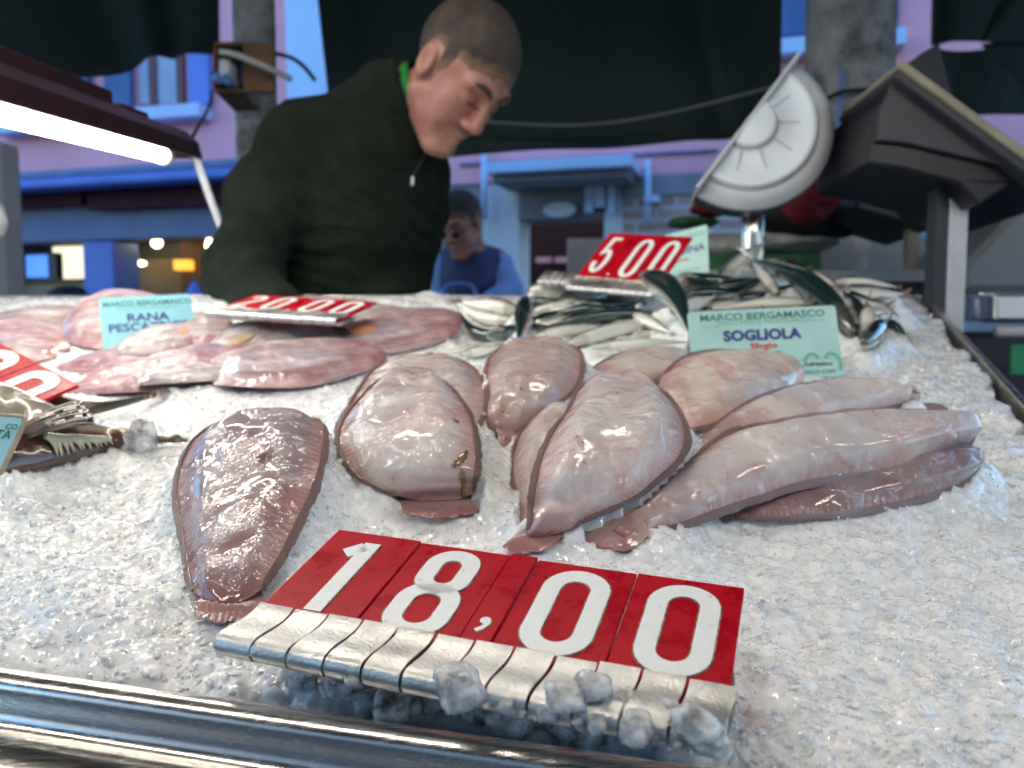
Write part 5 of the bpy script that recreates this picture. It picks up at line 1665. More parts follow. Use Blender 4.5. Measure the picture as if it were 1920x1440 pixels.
def monk(label, st, T, mt, seed, df=0.0, extras=()):
    """st: (farx, fary, nearx, neary) stations along the piece"""
    L = np_pts([at(a, b, monk_f(b) + df - .02) for a, b, c, d in st]); R = np_pts([at(c, d, monk_f(d) + df) for a, b, c, d in st])
    V, Fc, U, EL, ER, N, ac = loft_slab(L, R, T * .8, n=60, m=22, seed=seed, wav=.0012, under=.5, flat=2.6, head=.14, tail=.8, tailT=.3)
    U = U * np.array([1, .5]) + np.array([0, .25])
    e = empty('monkfish', Vector(V.mean(0)) - EN * .015, label, 'fish', 'skinned monkfish heaped at the left', ICE_ROT)
    b = mesh_obj('body', V, Fc, mt, e, True, uvs=U); SOLID.append(b)
    for nm, px, py, ln, wd, rot, mt2 in extras:
        bv = BVHTree.FromPolygons([tuple(v) for v in V], Fc)
        vs = []; ok = True
        for i in range(10):
            for j in range(6):
                q, r = i / 9 - .5, j / 5 - .5
                x, y = q * ln, r * wd * (1 - (2 * q) ** 2 * .8)
                d = (at(px + x * math.cos(rot) - y * math.sin(rot), py + x * math.sin(rot) + y * math.cos(rot), 1) - C0).normalized()
                hit = bv.ray_cast(C0, d)
                if hit[0] is None: ok = False; break
                vs.append(hit[0] + hit[1] * (.0006 + .0012 * (1 - (2 * r) ** 2)))
            if not ok: break
        if ok:
            o = mesh_obj(nm, vs, [(i * 6 + j, i * 6 + j + 1, (i + 1) * 6 + j + 1, (i + 1) * 6 + j) for i in range(9) for j in range(5)], mt2, e, True)
            o.modifiers.new('thickness', 'SOLIDIFY').thickness = .001
    return e

M['dark_skin'] = noisy('dark_skin', (.05, .035, .03), (.10, .07, .06), 60, .2, .3, .001)
M['liver'] = noisy('orange_flesh', (.60, .24, .10), (.66, .36, .20), 60, .2, .3, .001)
monk('pink monkfish tail with a pointed tip, frontmost at the left of the heap',
     [(104, 688, 106, 700), (170, 664, 190, 716), (240, 645, 260, 722), (320, 628, 340, 708), (400, 616, 420, 690), (470, 615, 480, 670)], .022, M['flesh_pink'], 31)
monk('long pink monkfish tail lying along the front edge with a frayed end',
     [(122, 728, 128, 740), (200, 700, 190, 738), (290, 668, 270, 735), (380, 645, 350, 728), (460, 640, 430, 722), (520, 645, 510, 715)], .024, M['flesh_pink'], 32, df=-.02)
monk('broad pink monkfish with a rounded head end at the right of the front row',
     [(405, 668, 400, 722), (470, 652, 460, 726), (540, 642, 540, 728), (610, 636, 600, 722), (670, 640, 660, 704), (712, 652, 705, 690), (726, 664, 722, 678)], .030, M['flesh_mix'], 33, df=-.045)
monk('whitish monkfish piece with a tan patch in the middle of the heap',
     [(395, 640, 400, 662), (440, 612, 440, 664), (500, 600, 500, 652), (560, 598, 570, 645), (620, 606, 620, 640), (640, 618, 640, 634)], .026, M['flesh_white'], 34, df=-.02,
     extras=(('tan_patch', 452, 638, 56, 14, -.35, M['tan_skin']),))
monk('pink-white monkfish slab with a dark red underside, farthest right beside the mackerel',
     [(600, 628, 610, 668), (640, 606, 660, 668), (700, 584, 730, 664), (770, 576, 800, 650), (830, 578, 850, 630), (860, 586, 868, 605)], .020, M['flesh_mix'], 35, df=-.01,
     extras=(('orange_patch', 682, 618, 52, 20, -.1, M['liver']), ('dark_patch', 640, 622, 34, 18, .3, M['dark_skin'])))
monk('white monkfish back behind the flat price tag',
     [(500, 560, 510, 600), (560, 556, 570, 606), (620, 556, 640, 610), (680, 562, 700, 610), (740, 574, 760, 606), (800, 580, 810, 604)], .016, M['flesh_white'], 36, df=.05)
monk('knobbly monkfish head lump rising behind the blue name card',
     [(120, 600, 118, 640), (160, 562, 160, 652), (215, 543, 220, 655), (265, 546, 275, 650), (310, 560, 315, 630), (330, 575, 335, 610)], .034, M['flesh_mix'], 37, df=.0)
monk('smooth pale monkfish piece at the far left edge of the heap',
     [(-60, 600, -60, 640), (0, 588, 0, 650), (60, 575, 70, 655), (110, 572, 130, 650), (160, 575, 180, 630)], .024, M['flesh_white'], 38, df=.04)
monk('grey-pink monkfish lobe in front of the blue name card',
     [(225, 640, 225, 662), (280, 618, 280, 664), (340, 594, 340, 660), (390, 588, 395, 652), (425, 596, 430, 640), (438, 608, 440, 625)], .028, M['flesh_white'], 39, df=-.01,
     extras=(('red_patch', 345, 620, 24, 10, 0, M['liver']),))
monk('pale pink monkfish piece behind the red tag at the left',
     [(-80, 612, -80, 680), (-10, 606, -10, 690), (50, 606, 50, 680), (100, 618, 105, 665), (130, 640, 132, 655)], .030, M['flesh_mix'], 40, df=.0)

monk('narrow pale monkfish strip lying along the front of the heap',
     [(250, 704, 255, 722), (330, 692, 335, 718), (420, 680, 425, 712), (500, 676, 505, 704)], .014, M['flesh_white'], 41, df=-.055)
monk('thin pink monkfish flap folded over the broad front piece',
     [(520, 652, 525, 668), (570, 644, 575, 672), (630, 640, 636, 668), (680, 644, 686, 660)], .012, M['flesh_pink'], 42, df=-.075)
monk('small pale monkfish scrap above the pointed pink tail',
     [(210, 652, 212, 668), (260, 640, 262, 668), (315, 630, 318, 660), (360, 628, 362, 646)], .014, M['flesh_white'], 43, df=-.05)
monk('pale ragged monkfish end at the left edge below the smooth piece',
     [(-40, 650, -40, 676), (10, 640, 14, 680), (60, 640, 66, 678), (105, 650, 108, 668)], .016, M['flesh_white'], 44, df=-.04)

# ------------------------------------------------------------------ brown spiny fish at the left edge
def gur_mat():
    m = mat('brown_fish_skin', (.2, .14, .08), .2, Coat_Weight=.8, Coat_Roughness=.08)
    v = coords(m)
    n = noise(m, v, 26, 5, .6)
    tc = nd(m, 'ShaderNodeTexCoord'); sep = nd(m, 'ShaderNodeSeparateXYZ'); lk(m, tc.outputs['UV'], sep.inputs[0])
    a = mth(m, 'ADD', sep.outputs[1], mth(m, 'MULTIPLY', mth(m, 'SUBTRACT', n, .5), .35))
    setc(m, ramp(m, a, [(.12, (.12, .11, .08)), (.3, (.30, .26, .19)), (.46, (.28, .25, .17)), (.6, (.13, .055, .035)), (.85, (.08, .03, .02))]))
    setn(m, bump(m, noise(m, v, 240, 3), .5, .001))
    return m
M['gurnard'] = gur_mat()
M['dark_fin'] = fin_mat('dark_fin', (.012, .013, .018), (.06, .055, .04), 7, .15)
st = [(-190, 770, .02, -190, 880, .008), (-120, 705, .05, -120, 900, .006), (-40, 705, .055, -40, 900, .006), (40, 735, .045, 30, 888, .005), (100, 765, .032, 95, 876, .004),
      (160, 795, .020, 170, 858, .004), (225, 806, .014, 230, 840, .004), (300, 817, .010, 302, 832, .004), (352, 822, .007, 352, 829, .004)]
L = np_pts([ice(a, b, h) for a, b, h, *_ in st]); R = np_pts([ice(*q[3:6]) for q in st])
V, Fc, U, EL, ER, N, ac = loft_slab(L, R, .024, seed=50, wav=.0015)
e = empty('gurnard', Vector(V.mean(0)) - EN * .015, 'brown and silver fish with a spiny fin and a thin tail at the left edge', 'fish', None, ICE_ROT)
SOLID.append(mesh_obj('body', V, Fc, M['gurnard'], e, True, uvs=U))
bv = BVHTree.FromPolygons([tuple(v) for v in V], Fc)
def on(px, py, lift=.002):
    d = (at(px, py, 1) - C0).normalized(); h = bv.ray_cast(C0, d)
    return (h[0] + h[1] * lift) if h[0] is not None else ice(px, py, .02)
# dark swept fin of many rays
vs = []; us = []
nr, nl = 26, 12
for i in range(nr):
    q = i / (nr - 1)
    a0 = on(35 + 18 * q, 806 + 20 * q, .004); 
    tipx = 148 + 24 * q + (5 if i % 3 else -4); tipy = 757 + 32 * q + (3 if i % 2 else -3)
    a1 = ice(tipx, tipy, .040 - .006 * q)
    mid = (a0 + a1) / 2 + EN * (.006) + AX * .004
    for j in range(nl):
        t = j / (nl - 1)
        p = a0 * (1 - t) ** 2 + mid * 2 * t * (1 - t) + a1 * t * t + EN * (.0012 * math.cos(i * math.pi))
        vs.append(p); us.append((q * 1.6, t * .1))
o = mesh_obj('pectoral_fin', vs, [(i * nl + j, i * nl + j + 1, (i + 1) * nl + j + 1, (i + 1) * nl + j) for i in range(nr - 1) for j in range(nl - 1)], M['dark_fin'], e, True, uvs=us)
o.modifiers.new('thickness', 'SOLIDIFY').thickness = .001
for i in range(11):
    x = 84 + i * 9.5 + rng.uniform(-2.5, 2.5)
    p0 = on(x, 822 + i * .8, .003); p2 = on(x + 26 + rng.uniform(-4, 4), 856 - i * 2.3 + rng.uniform(-3, 3), .0025); p1 = (p0 + p2) / 2 + EN * .006 + AX * .003
    MB().tube([p0 * (1 - t) ** 2 + p1 * 2 * t * (1 - t) + p2 * t * t for t in (0, .25, .5, .75, 1)], [.0030, .0028, .0022, .0012, .0003], 8).build('spine', M['cream_spine'] if 'cream_spine' in M else M.setdefault('cream_spine', noisy('cream_spine', (.45, .42, .28), (.66, .62, .46), 80, .2, .2)), e, True)

M['olive'] = noisy('olive_skin', (.03, .027, .012), (.07, .06, .03), 40, .3, .5, .001)
st = [(-90, 668, .030, -90, 725, .012), (0, 690, .030, -10, 742, .010), (60, 712, .026, 45, 762, .008), (115, 738, .020, 108, 778, .005), (160, 753, .014, 155, 781, .004), (220, 750, .010, 222, 766, .003), (270, 740, .008, 272, 750, .003), (312, 730, .006, 312, 736, .003)]
L = np_pts([ice(a, b, h) for a, b, h, *_ in st]); R = np_pts([ice(*q[3:6]) for q in st])
V, Fc, U, *_ = loft_slab(L, R, .010, seed=51, wav=.0006)
e = empty('olive_fish', Vector(V.mean(0)) - EN * .01, 'olive brown fish under the red tag with its long thin tail lying on the ice', 'fish', None, ICE_ROT)
SOLID.append(mesh_obj('body', V, Fc, M['olive'], e, True, uvs=U))
TL = np_pts([ice(268, 740, .009), ice(300, 731, .007), ice(330, 722, .006)]); TR = np_pts([ice(270, 751, .004), ice(305, 741, .004), ice(332, 730, .004)])
tail_fin(TL, TR, e, .0015, M['mack_fin'])
# ------------------------------------------------------------------ price tags and name cards
class Fr:
    """flat frame: origin at lower left, w to the right, h up the plate, n out of its face"""
    def __init__(s, O, C, A):
        s.o = Vector(O); s.w = (Vector(C) - s.o).normalized()
        hh = Vector(A) - s.o
        s.h = (hh - s.w * hh.dot(s.w)).normalized()
        s.n = s.w.cross(s.h).normalized()
        s.W = (Vector(C) - s.o).length; s.H = hh.dot(s.h)
    def p(s, x, y, z=0.0):
        return s.o + s.w * x + s.h * y + s.n * z
    def rot(s):
        return Matrix((s.w, s.h, s.n)).transposed()

def ribbon(fr, pts, w, z, th, x0=0, y0=0, closed=False):
    P = [Vector((a, b)) for a, b in pts]
    n = len(P); mb = MB(); vs = []
    for i in range(n):
        a = P[(i - 1) % n] if (closed or i > 0) else P[0]
        b = P[(i + 1) % n] if (closed or i < n - 1) else P[-1]
        d1 = (P[i] - a); d2 = (b - P[i])
        if d1.length < 1e-9: d1 = d2
        if d2.length < 1e-9: d2 = d1
        d1, d2 = d1.normalized(), d2.normalized()
        t = (d1 + d2).normalized() if (d1 + d2).length > 1e-6 else d1
        nn = Vector((-t.y, t.x)); k = 1 / max(.5, nn.dot(Vector((-d1.y, d1.x))))
        for sg in (1, -1):
            q = P[i] + nn * (sg * w / 2 * k)
            for zz in (z, z + th):
                vs.append(fr.p(x0 + q.x, y0 + q.y, zz))
    fs = []
    m = n if closed else n - 1
    for i in range(m):
        a, b = i * 4, ((i + 1) % n) * 4
        fs += [(a + 1, b + 1, b + 3, a + 3), (a, a + 2, b + 2, b), (a, b, b + 1, a + 1), (a + 2, a + 3, b + 3, b + 2)]
    if not closed:
        fs += [(0, 1, 3, 2), ((n - 1) * 4, (n - 1) * 4 + 2, (n - 1) * 4 + 3, (n - 1) * 4 + 1)]
    mb.add(vs, fs)
    return mb

def stadium(cx, y0, y1, r, n=14):
    pts = [(cx + r * math.cos(a), y1 + r * math.sin(a)) for a in np.linspace(0, math.pi, n)]
    pts += [(cx + r * math.cos(a), y0 + r * math.sin(a)) for a in np.linspace(math.pi, 2 * math.pi, n)]
    return pts

def arc(cx, cy, rx, ry, a0, a1, n=16):
    return [(cx + rx * math.cos(math.radians(a)), cy + ry * math.sin(math.radians(a))) for a in np.linspace(a0, a1, n)]

def digit_paths(ch):
    """strokes in millimetres on a 45 x 66 mm tile: (points, closed)"""
    if ch == '0': return [(stadium(22.5, 16, 46, 10.5), True)]
    if ch == '8': return [(stadium(22.5, 40, 50, 8.6), True), (stadium(22.5, 12, 21.5, 10.2), True)]
    if ch == '1': return [([(24, 2), (24, 57.5)], False), ([(15, 46.5), (18.5, 50.2), (21.6, 53.8)], False)]
    if ch == '5': return [([(32, 57), (18, 57), (15, 36), (20, 38.2)] + arc(22, 24, 9.5, 15, 80, -175, 22), False)]
    if ch == '2': return [(arc(22, 46, 9.5, 11, 165, -35, 14) + [(14, 12), (13, 7), (33, 7)], False)]
    return []

def price_tag(fr, tiles, label, segs=12, tile=.045, plate_h=None, cut_left=0):
    """tiles: characters; ',' is a narrow tile"""
    H = plate_h or .066
    e = empty('price_tag', fr.p(fr.W / 2, 0, -.006), label, 'price tag', 'red number tags in metal holders', fr.rot())
    x = 0.0
    for i, ch in enumerate(tiles):
        w = tile if ch not in ',.' else tile * .29
        mb = MB()
        zz = rng.uniform(-.0006, .0006); dh = rng.uniform(-.0004, .0004)
        mb.box(fr.p(x + w / 2, H / 2 - .010, -.0013 + zz), fr.w * (w / 2 - .0003), fr.h * (H / 2 + .010 + dh), fr.n * .0015, .0005)
        t = mb.build('number_plate', M['red'], e)
        z = .0002 + zz
        if ch in ',.':
            cm = [(w * 1000 * .5 + 1.2, 16), (w * 1000 * .5 + 1.6, 14), (w * 1000 * .5 + .4, 11), (w * 1000 * .5 - 1.8, 8.6)]
            if ch == ',':
                ribbon(fr, [(a / 1000, b / 1000) for a, b in cm], .0030, z - .0004, .0006, x).build('comma_outline', M['grime'], t)
                o = ribbon(fr, [(a / 1000, b / 1000) for a, b in cm], .0019, z, .0005, x)
                o.add([fr.p(x + (w * 500 + 2.3 * math.cos(a)) / 1000, (15.5 + 2.3 * math.sin(a)) / 1000, z + .0004) for a in np.linspace(0, 2 * math.pi, 16, endpoint=False)], [tuple(range(16))])
                o.build('comma', M['white'], t)
            else:
                o = MB(); o.add([fr.p(x + (w * 500 + 2.0 * math.cos(a)) / 1000, (12 + 2.0 * math.sin(a)) / 1000, z + .0004) for a in np.linspace(0, 2 * math.pi, 16, endpoint=False)], [tuple(range(16))])
                o.build('decimal_dot', M['white'], t)
        else:
            for wd, zz2, th, mt, nm in ((.0092, z - .0004, .0008, 'grime', 'digit_outline'), (.0080, z - .0002, .0009, 'white', 'digit')):
                mb = MB()
                for pts, cl in digit_paths(ch):
                    q = ribbon(fr, [(a / 1000 * tile / .045, (b / 1000 * .98 + .001) * H / .066) for a, b in pts], wd * tile / .045, zz2, th, x, 0, cl)
                    mb.add(q.v, q.f)
                mb.build(nm, M[mt], t)
        x += w
    # sprung metal holder of fingers
    W = max(fr.W, x)
    prof = [(.0010, .0026), (-.002, .0020), (-.007, .0018), (-.012, .0023), (-.017, .0031), (-.0220, .0034), (-.0252, .0024), (-.0268, -.0006), (-.0262, -.0040), (-.0235, -.0064), (-.018, -.0074), (.0, -.0076), (.02, -.0076)]
    prof = catmull(prof, 34)
    mb = MB()
    for k in range(segs):
        a0, a1 = W * k / segs + .0006, W * (k + 1) / segs - .0006
        if k == 0: a0 -= .0016
        if k == segs - 1: a1 += .0010
        tw = rng.uniform(-.0005, .0005)
        cols = 5; n_p = len(prof)
        nr2 = []
        for i in range(n_p):
            t_ = Vector((prof[min(i + 1, n_p - 1)][0] - prof[max(i - 1, 0)][0], prof[min(i + 1, n_p - 1)][1] - prof[max(i - 1, 0)][1])).normalized()
            nr2.append(Vector((-t_.y, t_.x)))
        top, bot = [], []
        for i, (h, z) in enumerate(prof):
            skew = .0014 * math.sin((h + .014) * 110)
            for c in range(cols):
                q = c / (cols - 1)
                xx = a0 + (a1 - a0) * q + skew
                dz = tw * (1 if h > -.02 else .3) + .00012 * math.sin(k * 3 + h * 300)
                top.append(fr.p(xx, h, z + dz)); bot.append(fr.p(xx, h + nr2[i].x * .0008, z + dz + nr2[i].y * .0008))
        nn_ = len(top)
        fs = []
        for i in range(n_p - 1):
            for c in range(cols - 1):
                a = i * cols + c
                fs += [(a, a + 1, a + cols + 1, a + cols), (nn_ + a, nn_ + a + cols, nn_ + a + cols + 1, nn_ + a + 1)]
        mb.add(top + bot, fs)
        for c in (0, cols - 1):
            sv = [top[i * cols + c] for i in range(n_p)] + [bot[i * cols + c] for i in range(n_p)]
            mb.add(sv, [(i, i + 1, n_p + i + 1, n_p + i) for i in range(n_p - 1)])
        mb.add(top[:cols] + bot[:cols], [(i, i + 1, cols + i + 1, cols + i) for i in range(cols - 1)])
        vs, fs = [], []
        mb.add(vs, fs)
    mb.box(fr.p(W / 2, -.009, -.0055), fr.w * (W / 2), fr.h * .014, fr.n * .0012)
    o = mb.build('holder', M['holder'], e, True)
    PLATES.append(o)
    return e

PLATES = []
def pt(px, py, f): return at(px, py, f)

# the big tag in front: plates rise along the direction whose vanishing point is (1533, 126)
B = pt(485, 1140, .350)
D = ((1533 - 960) / F * AX + (720 - 126) / F * AU + AF).normalized()
d2 = (B - C0).dot(D) / ((1370 - 960) / F * AX + (720 - 1300) / F * AU + AF).dot(D)
Cc = pt(1370, 1300, d2)
fr = Fr(B, Cc, B + D * .067)
price_tag(fr, '18,00', 'big red tag reading 18,00 in the metal holder at the front', 12, tile=fr.W / 4.29)
TAGFR = fr

def fr_px(bl, br, tl):
    return Fr(pt(*bl), pt(*br), pt(*tl))
f5 = fr_px((1080, 520, 1.150), (1238, 533, 1.075), (1130, 437, 1.215))
price_tag(f5, '5.00', 'small red tag reading 5.00 standing on the mackerel heap', 12, tile=f5.W / 3.29, plate_h=f5.H)
# its holder runs on to the left, empty
mb = MB()
for k in range(4):
    a = -.0005 - k * .0128
    mb.box(f5.p(a - .0062, -.010, .002), f5.w * .0058, f5.h * .013, f5.n * .0045, .002)
mb.build('empty_holder_end', M['holder'], bpy.data.objects['price_tag.001'], True)
f20 = fr_px((412, 578, 1.02), (652, 592, .965), (456, 553, 1.09))
price_tag(f20, '20.00', 'red tag reading 20.00 lying almost flat on the monkfish', 12, tile=f20.W / 4.29, plate_h=f20.H)
# the tag at the left edge, turned on its side
Oo = pt(-95, 700, .80)
fl = Fr(pt(-128, 690, .72), pt(20, 778, .66), pt(-42, 622, .78))
price_tag(fl, '00', 'red tag ending in 00 leaning at the left edge above the spiny fish', 5, tile=fl.W / 2.0, plate_h=fl.H)

def text_mb(fr, s, x, y, size, mt, parent, bold=0.0, sx=1.0, align='CENTER', z=.0016, name='lettering', shear=0.0):
    cu = bpy.data.curves.new('tmp', 'FONT')
    cu.body = s; cu.size = 1.0; cu.align_x = align; cu.offset = bold; cu.shear = shear; cu.resolution_u = 3
    o = bpy.data.objects.new('tmp', cu); COL.objects.link(o)
    dg = bpy.context.evaluated_depsgraph_get(); dg.update()
    me = o.evaluated_get(dg).to_mesh()
    vs = [fr.p(x + v.co.x * size * sx, y + v.co.y * size, z) for v in me.vertices]
    fs = [tuple(p.vertices) for p in me.polygons]
    o.evaluated_get(dg).to_mesh_clear()
    bpy.data.objects.remove(o); bpy.data.curves.remove(cu)
    return mesh_obj(name, vs, fs, mt, parent, False)

def rrect(fr, w, h, r, z, n=6, x0=0, y0=0):
    pts = []
    for cx, cy, a0 in ((w - r, h - r, 0), (r, h - r, 90), (r, r, 180), (w - r, r, 270)):
        for i in range(n + 1):
            a = math.radians(a0 + 90 * i / n)
            pts.append(fr.p(x0 + cx + r * math.cos(a), y0 + cy + r * math.sin(a), z))
    return pts

def card(fr, w, h, label, mt, th=.0012, edge=None, stick=True):
    e = empty('name_card', fr.p(w / 2, 0), label, 'name card', 'plastic cards naming the fish', fr.rot())
    mb = MB(); mb.prism(rrect(fr, w, h, .004, 0), fr.n * th); o = mb.build('card', mt, e)
    PLATES.append(o)
    if edge:
        pts = rrect(fr, w, h, .004, th / 2)
        MB().tube(pts + [pts[0], pts[1]], .0016, 8, False).build('card_edge', edge, e, True)
    if stick:
        mb = MB(); mb.box(fr.p(w / 2, -.03, -.001), fr.w * .006, fr.h * .032, fr.n * .0008); mb.build('stake', M['white'], e)
    return e

def hline(fr, x0, x1, y, t, mt, parent, z=.0016, name='printed_line'):
    mb = MB(); mb.add([fr.p(x0, y, z), fr.p(x1, y, z), fr.p(x1, y + t, z), fr.p(x0, y + t, z)], [(0, 1, 2, 3)])
    return mb.build(name, mt, parent)

fs_ = fr_px((1300, 718, .865), (1582, 705, .865), (1305, 585, .880))
w, h = fs_.W, fs_.H
e = card(fs_, w, h, 'mint card with SOGLIOLA in blue standing behind the soles', M['card'])
text_mb(fs_, 'MARCO BERGAMASCO', w * .5, h * .855, h * .135, M['ink_green'], e, .012, 1.24)
text_mb(fs_, 'SOLO PESCE NOSTRANO', w * .5, h * .785, h * .085, M['ink_lightgreen'], e, .0, 1.32)
hline(fs_, w * .08, w * .2, h * .77, .0003, M['ink_green'], e); hline(fs_, w * .80, w * .92, h * .80, .0003, M['ink_green'], e)
text_mb(fs_, 'SOGLIOLA', w * .485, h * .56, h * .20, M['ink_blue'], e, .045, 1.12)
text_mb(fs_, 'Sfogio', w * .49, h * .435, h * .115, M['ink_red'], e, .03, 1.35)
text_mb(fs_, 'Solea vulgaris', w * .44, h * .335, h * .095, M['ink_black'], e, .015, 1.3, shear=.2)
text_mb(fs_, 'Alto e medio Adriatico', w * .93, h * .155, h * .085, M['ink_black'], e, .02, 1.25, 'RIGHT', shear=.2)
text_mb(fs_, 'www.marcobergamasco.com', w * .95, h * .05, h * .095, M['ink_green'], e, .01, 1.15, 'RIGHT')
hline(fs_, w * .62, w * .96, h * .245, .0003, M['ink_green'], e)
# pale green fish drawn behind the small print
mb = MB(); pts = arc(w * .84, h * .22, w * .10, h * .13, 200, 20, 12)
for q in (0, 1):
    rb = ribbon(fs_, arc(w * (.80 + .13 * q), h * .16, w * .055, h * .16, 160 - 20 * q, 40 - 70 * q, 12), h * .05, .0015, .0001)
    mb.add(rb.v, rb.f)
mb.build('printed_mark', M['ink_lightgreen'], e)

fb = fr_px((198, 690, .975), (374, 676, 1.02), (220, 558, 1.01))
w, h = fb.W, fb.H
e = card(fb, w, h, 'pale blue card with RANA PESCATRICE standing in the monkfish', M['card_blue'])
text_mb(fb, 'MARCO BERGAMASCO', w * .52, h * .86, h * .105, M['ink_green'], e, .01, 1.02)
text_mb(fb, 'SOLO PESCE NOSTRANO', w * .52, h * .80, h * .06, M['ink_lightgreen'], e, .0, 1.15)
text_mb(fb, 'RANA', w * .50, h * .63, h * .16, M['ink_blue'], e, .02, 1.2)
text_mb(fb, 'PESCATRICE', w * .50, h * .49, h * .16, M['ink_blue'], e, .02, 1.12)
text_mb(fb, 'Rospo', w * .44, h * .36, h * .09, M['ink_red'], e, .02, 1.3)
text_mb(fb, 'Lophius', w * .2, h * .13, h * .08, M['ink_black'], e, .01, 1.2)

fn = fr_px((1225, 540, 1.32), (1330, 517, 1.27), (1238, 444, 1.34))
w, h = fn.W, fn.H
e = card(fn, w, h, 'pale mint card ending in NA behind the 5.00 tag', M['card'])
text_mb(fn, 'MARCO BERGAMASCO', w * .5, h * .82, h * .12, M['ink_lightgreen'], e, .0, 1.0)
text_mb(fn, 'SARDINA', w * .55, h * .52, h * .20, M['ink_blue'], e, .015, 1.0)
text_mb(fn, 'Sardela', w * .5, h * .38, h * .11, M['ink_red'], e, .01, 1.1)
text_mb(fn, 'Adriatico', w * .6, h * .16, h * .11, M['ink_lightgreen'], e, .01, 1.2)

fc = fr_px((-130, 900, .47), (-6, 905, .47), (-120, 770, .50))
fc = Fr(pt(-150, 880, .50), pt(2, 893, .49), pt(-118, 772, .52))
w, h = fc.W, fc.H
e = card(fc, w, h, 'thick teal card with a worn tan edge at the far left', M['card_blue'], th=.002, edge=M['card_tan'])
text_mb(fc, 'ORATA', w * .68, h * .60, h * .2, M['ink_green'], e, .02, 1.1, z=.0027)
text_mb(fc, 'com', w * .93, h * .12, h * .12, M['ink_green'], e, .02, 1.1, 'RIGHT', z=.0027)
text_mb(fc, 'CO', w * .97, h * .76, h * .13, M['ink_green'], e, .02, 1.1, 'RIGHT', z=.0027)

# ------------------------------------------------------------------ the bed of crushed ice
RIM_A, RIM_B = to_ice(ice(0, 1256)), to_ice(ice(1280, 1440))
EDG_A, EDG_B = to_ice(ice(1722, 546)), to_ice(ice(1925, 772))
BACK_B = 1.50

def side(P, Q, a, b):
    """positive to the left of the line P -> Q"""
    return ((Q[0] - P[0]) * (b - P[1]) - (Q[1] - P[1]) * (a - P[0])) / math.hypot(Q[0] - P[0], Q[1] - P[1])

def solid_bvh(objs):
    vs, fs = [], []
    for o in objs:
        mw = world_of(o); n = len(vs)
        me = o.data
        co = np.empty(len(me.vertices) * 3); me.vertices.foreach_get('co', co); co = co.reshape(-1, 3)
        mm = np.array(mw); co = co @ mm[:3, :3].T + mm[:3, 3]
        vs += [tuple(q) for q in co]; fs += [tuple(i + n for i in p.vertices) for p in me.polygons]
    return BVHTree.FromPolygons(vs, fs)
FISH = solid_bvh(SOLID)
ALLB = solid_bvh(SOLID + PLATES)

# coarse height map: the ice rises to carry every fish, falls away round it
ST = .006
ga = np.arange(-1.30, 1.00, ST); gb = np.arange(.10, 1.62, ST)
Hm = np.full((len(ga), len(gb)), -.004)
foot = np.zeros(Hm.shape, bool); lim = np.full(Hm.shape, 9.0)
for i, a in enumerate(ga):
    for j, b in enumerate(gb):
        h_ = ALLB.ray_cast(icepos(a, b, -.05), EN, .30)
        if h_[0] is not None:
            z = (h_[0] - IO).dot(EN)
            lim[i, j] = z - .0025
            hf = FISH.ray_cast(icepos(a, b, -.05), EN, .30)
            if hf[0] is not None:
                zf = min((hf[0] - IO).dot(EN) - .002, .055)
                foot[i, j] = True; Hm[i, j] = max(zf, -.004)
base = np.full(Hm.shape, -.004)
Hd = np.maximum(np.where(foot, Hm, -9), base)
slope = 1.1
for _ in range(14):
    for ax_ in (0, 1):
        for sg in (1, -1):
            Hd = np.maximum(Hd, np.roll(Hd, sg, ax_) - slope * ST)
for _ in range(3):
    Hd = (Hd + np.roll(Hd, 1, 0) + np.roll(Hd, -1, 0) + np.roll(Hd, 1, 1) + np.roll(Hd, -1, 1)) / 5
Hd = np.where(foot, np.minimum(Hd, Hm), Hd)

def bil(G, a, b):
    x = np.clip((a - ga[0]) / ST, 0, len(ga) - 1.001); y = np.clip((b - gb[0]) / ST, 0, len(gb) - 1.001)
    i, j = x.astype(int), y.astype(int); u, v = x - i, y - j
    return G[i, j] * (1 - u) * (1 - v) + G[i + 1, j] * u * (1 - v) + G[i, j + 1] * (1 - u) * v + G[i + 1, j + 1] * u * v

def ice_height(a, b, fine=True):
    z = bil(Hd, a, b)
    z = z + .006 * vnoise(a * 14, b * 14, 0, 3) + .003 * vnoise(a * 34, b * 34, 0, 4)
    if fine:
        c1 = chips(a * 62 + vnoise(a * 40, b * 40, 0, 8) * .5, b * 62, 11)
        c2 = chips(a * 140 + 3, b * 140 + vnoise(a * 60, b * 60, 0, 9) * .4, 23)
        c3 = chips(a * 300, b * 300, 37)
        c0 = chips(a * 27 + vnoise(a * 30, b * 30, 0, 6) * .6, b * 27, 5)
        z = z + .0030 * c0 + .0024 * c1 + .0015 * c2 + .0008 * c3
    # the low wet gap in front of the big tag's holder, and the bevel at the rim
    dr = side(RIM_A, RIM_B, a, b)
    z = z - .006 * np.clip(1 - dr / .012, 0, 1)
    gapx = np.clip((a + .10) / .05, 0, 1) * np.clip((.085 - a) / .03, 0, 1)
    z = z - .002 * gapx * np.clip(1 - np.abs(dr - .012) / .022, 0, 1)
    return z
def limit(z, a, b):
    L_ = np.minimum(bil(np.where(lim > 1, 9, lim), a, b), 9)
    i = np.clip(np.round((a - ga[0]) / ST).astype(int), 0, len(ga) - 1); j = np.clip(np.round((b - gb[0]) / ST).astype(int), 0, len(gb) - 1)
    return np.minimum(z, lim[i, j])

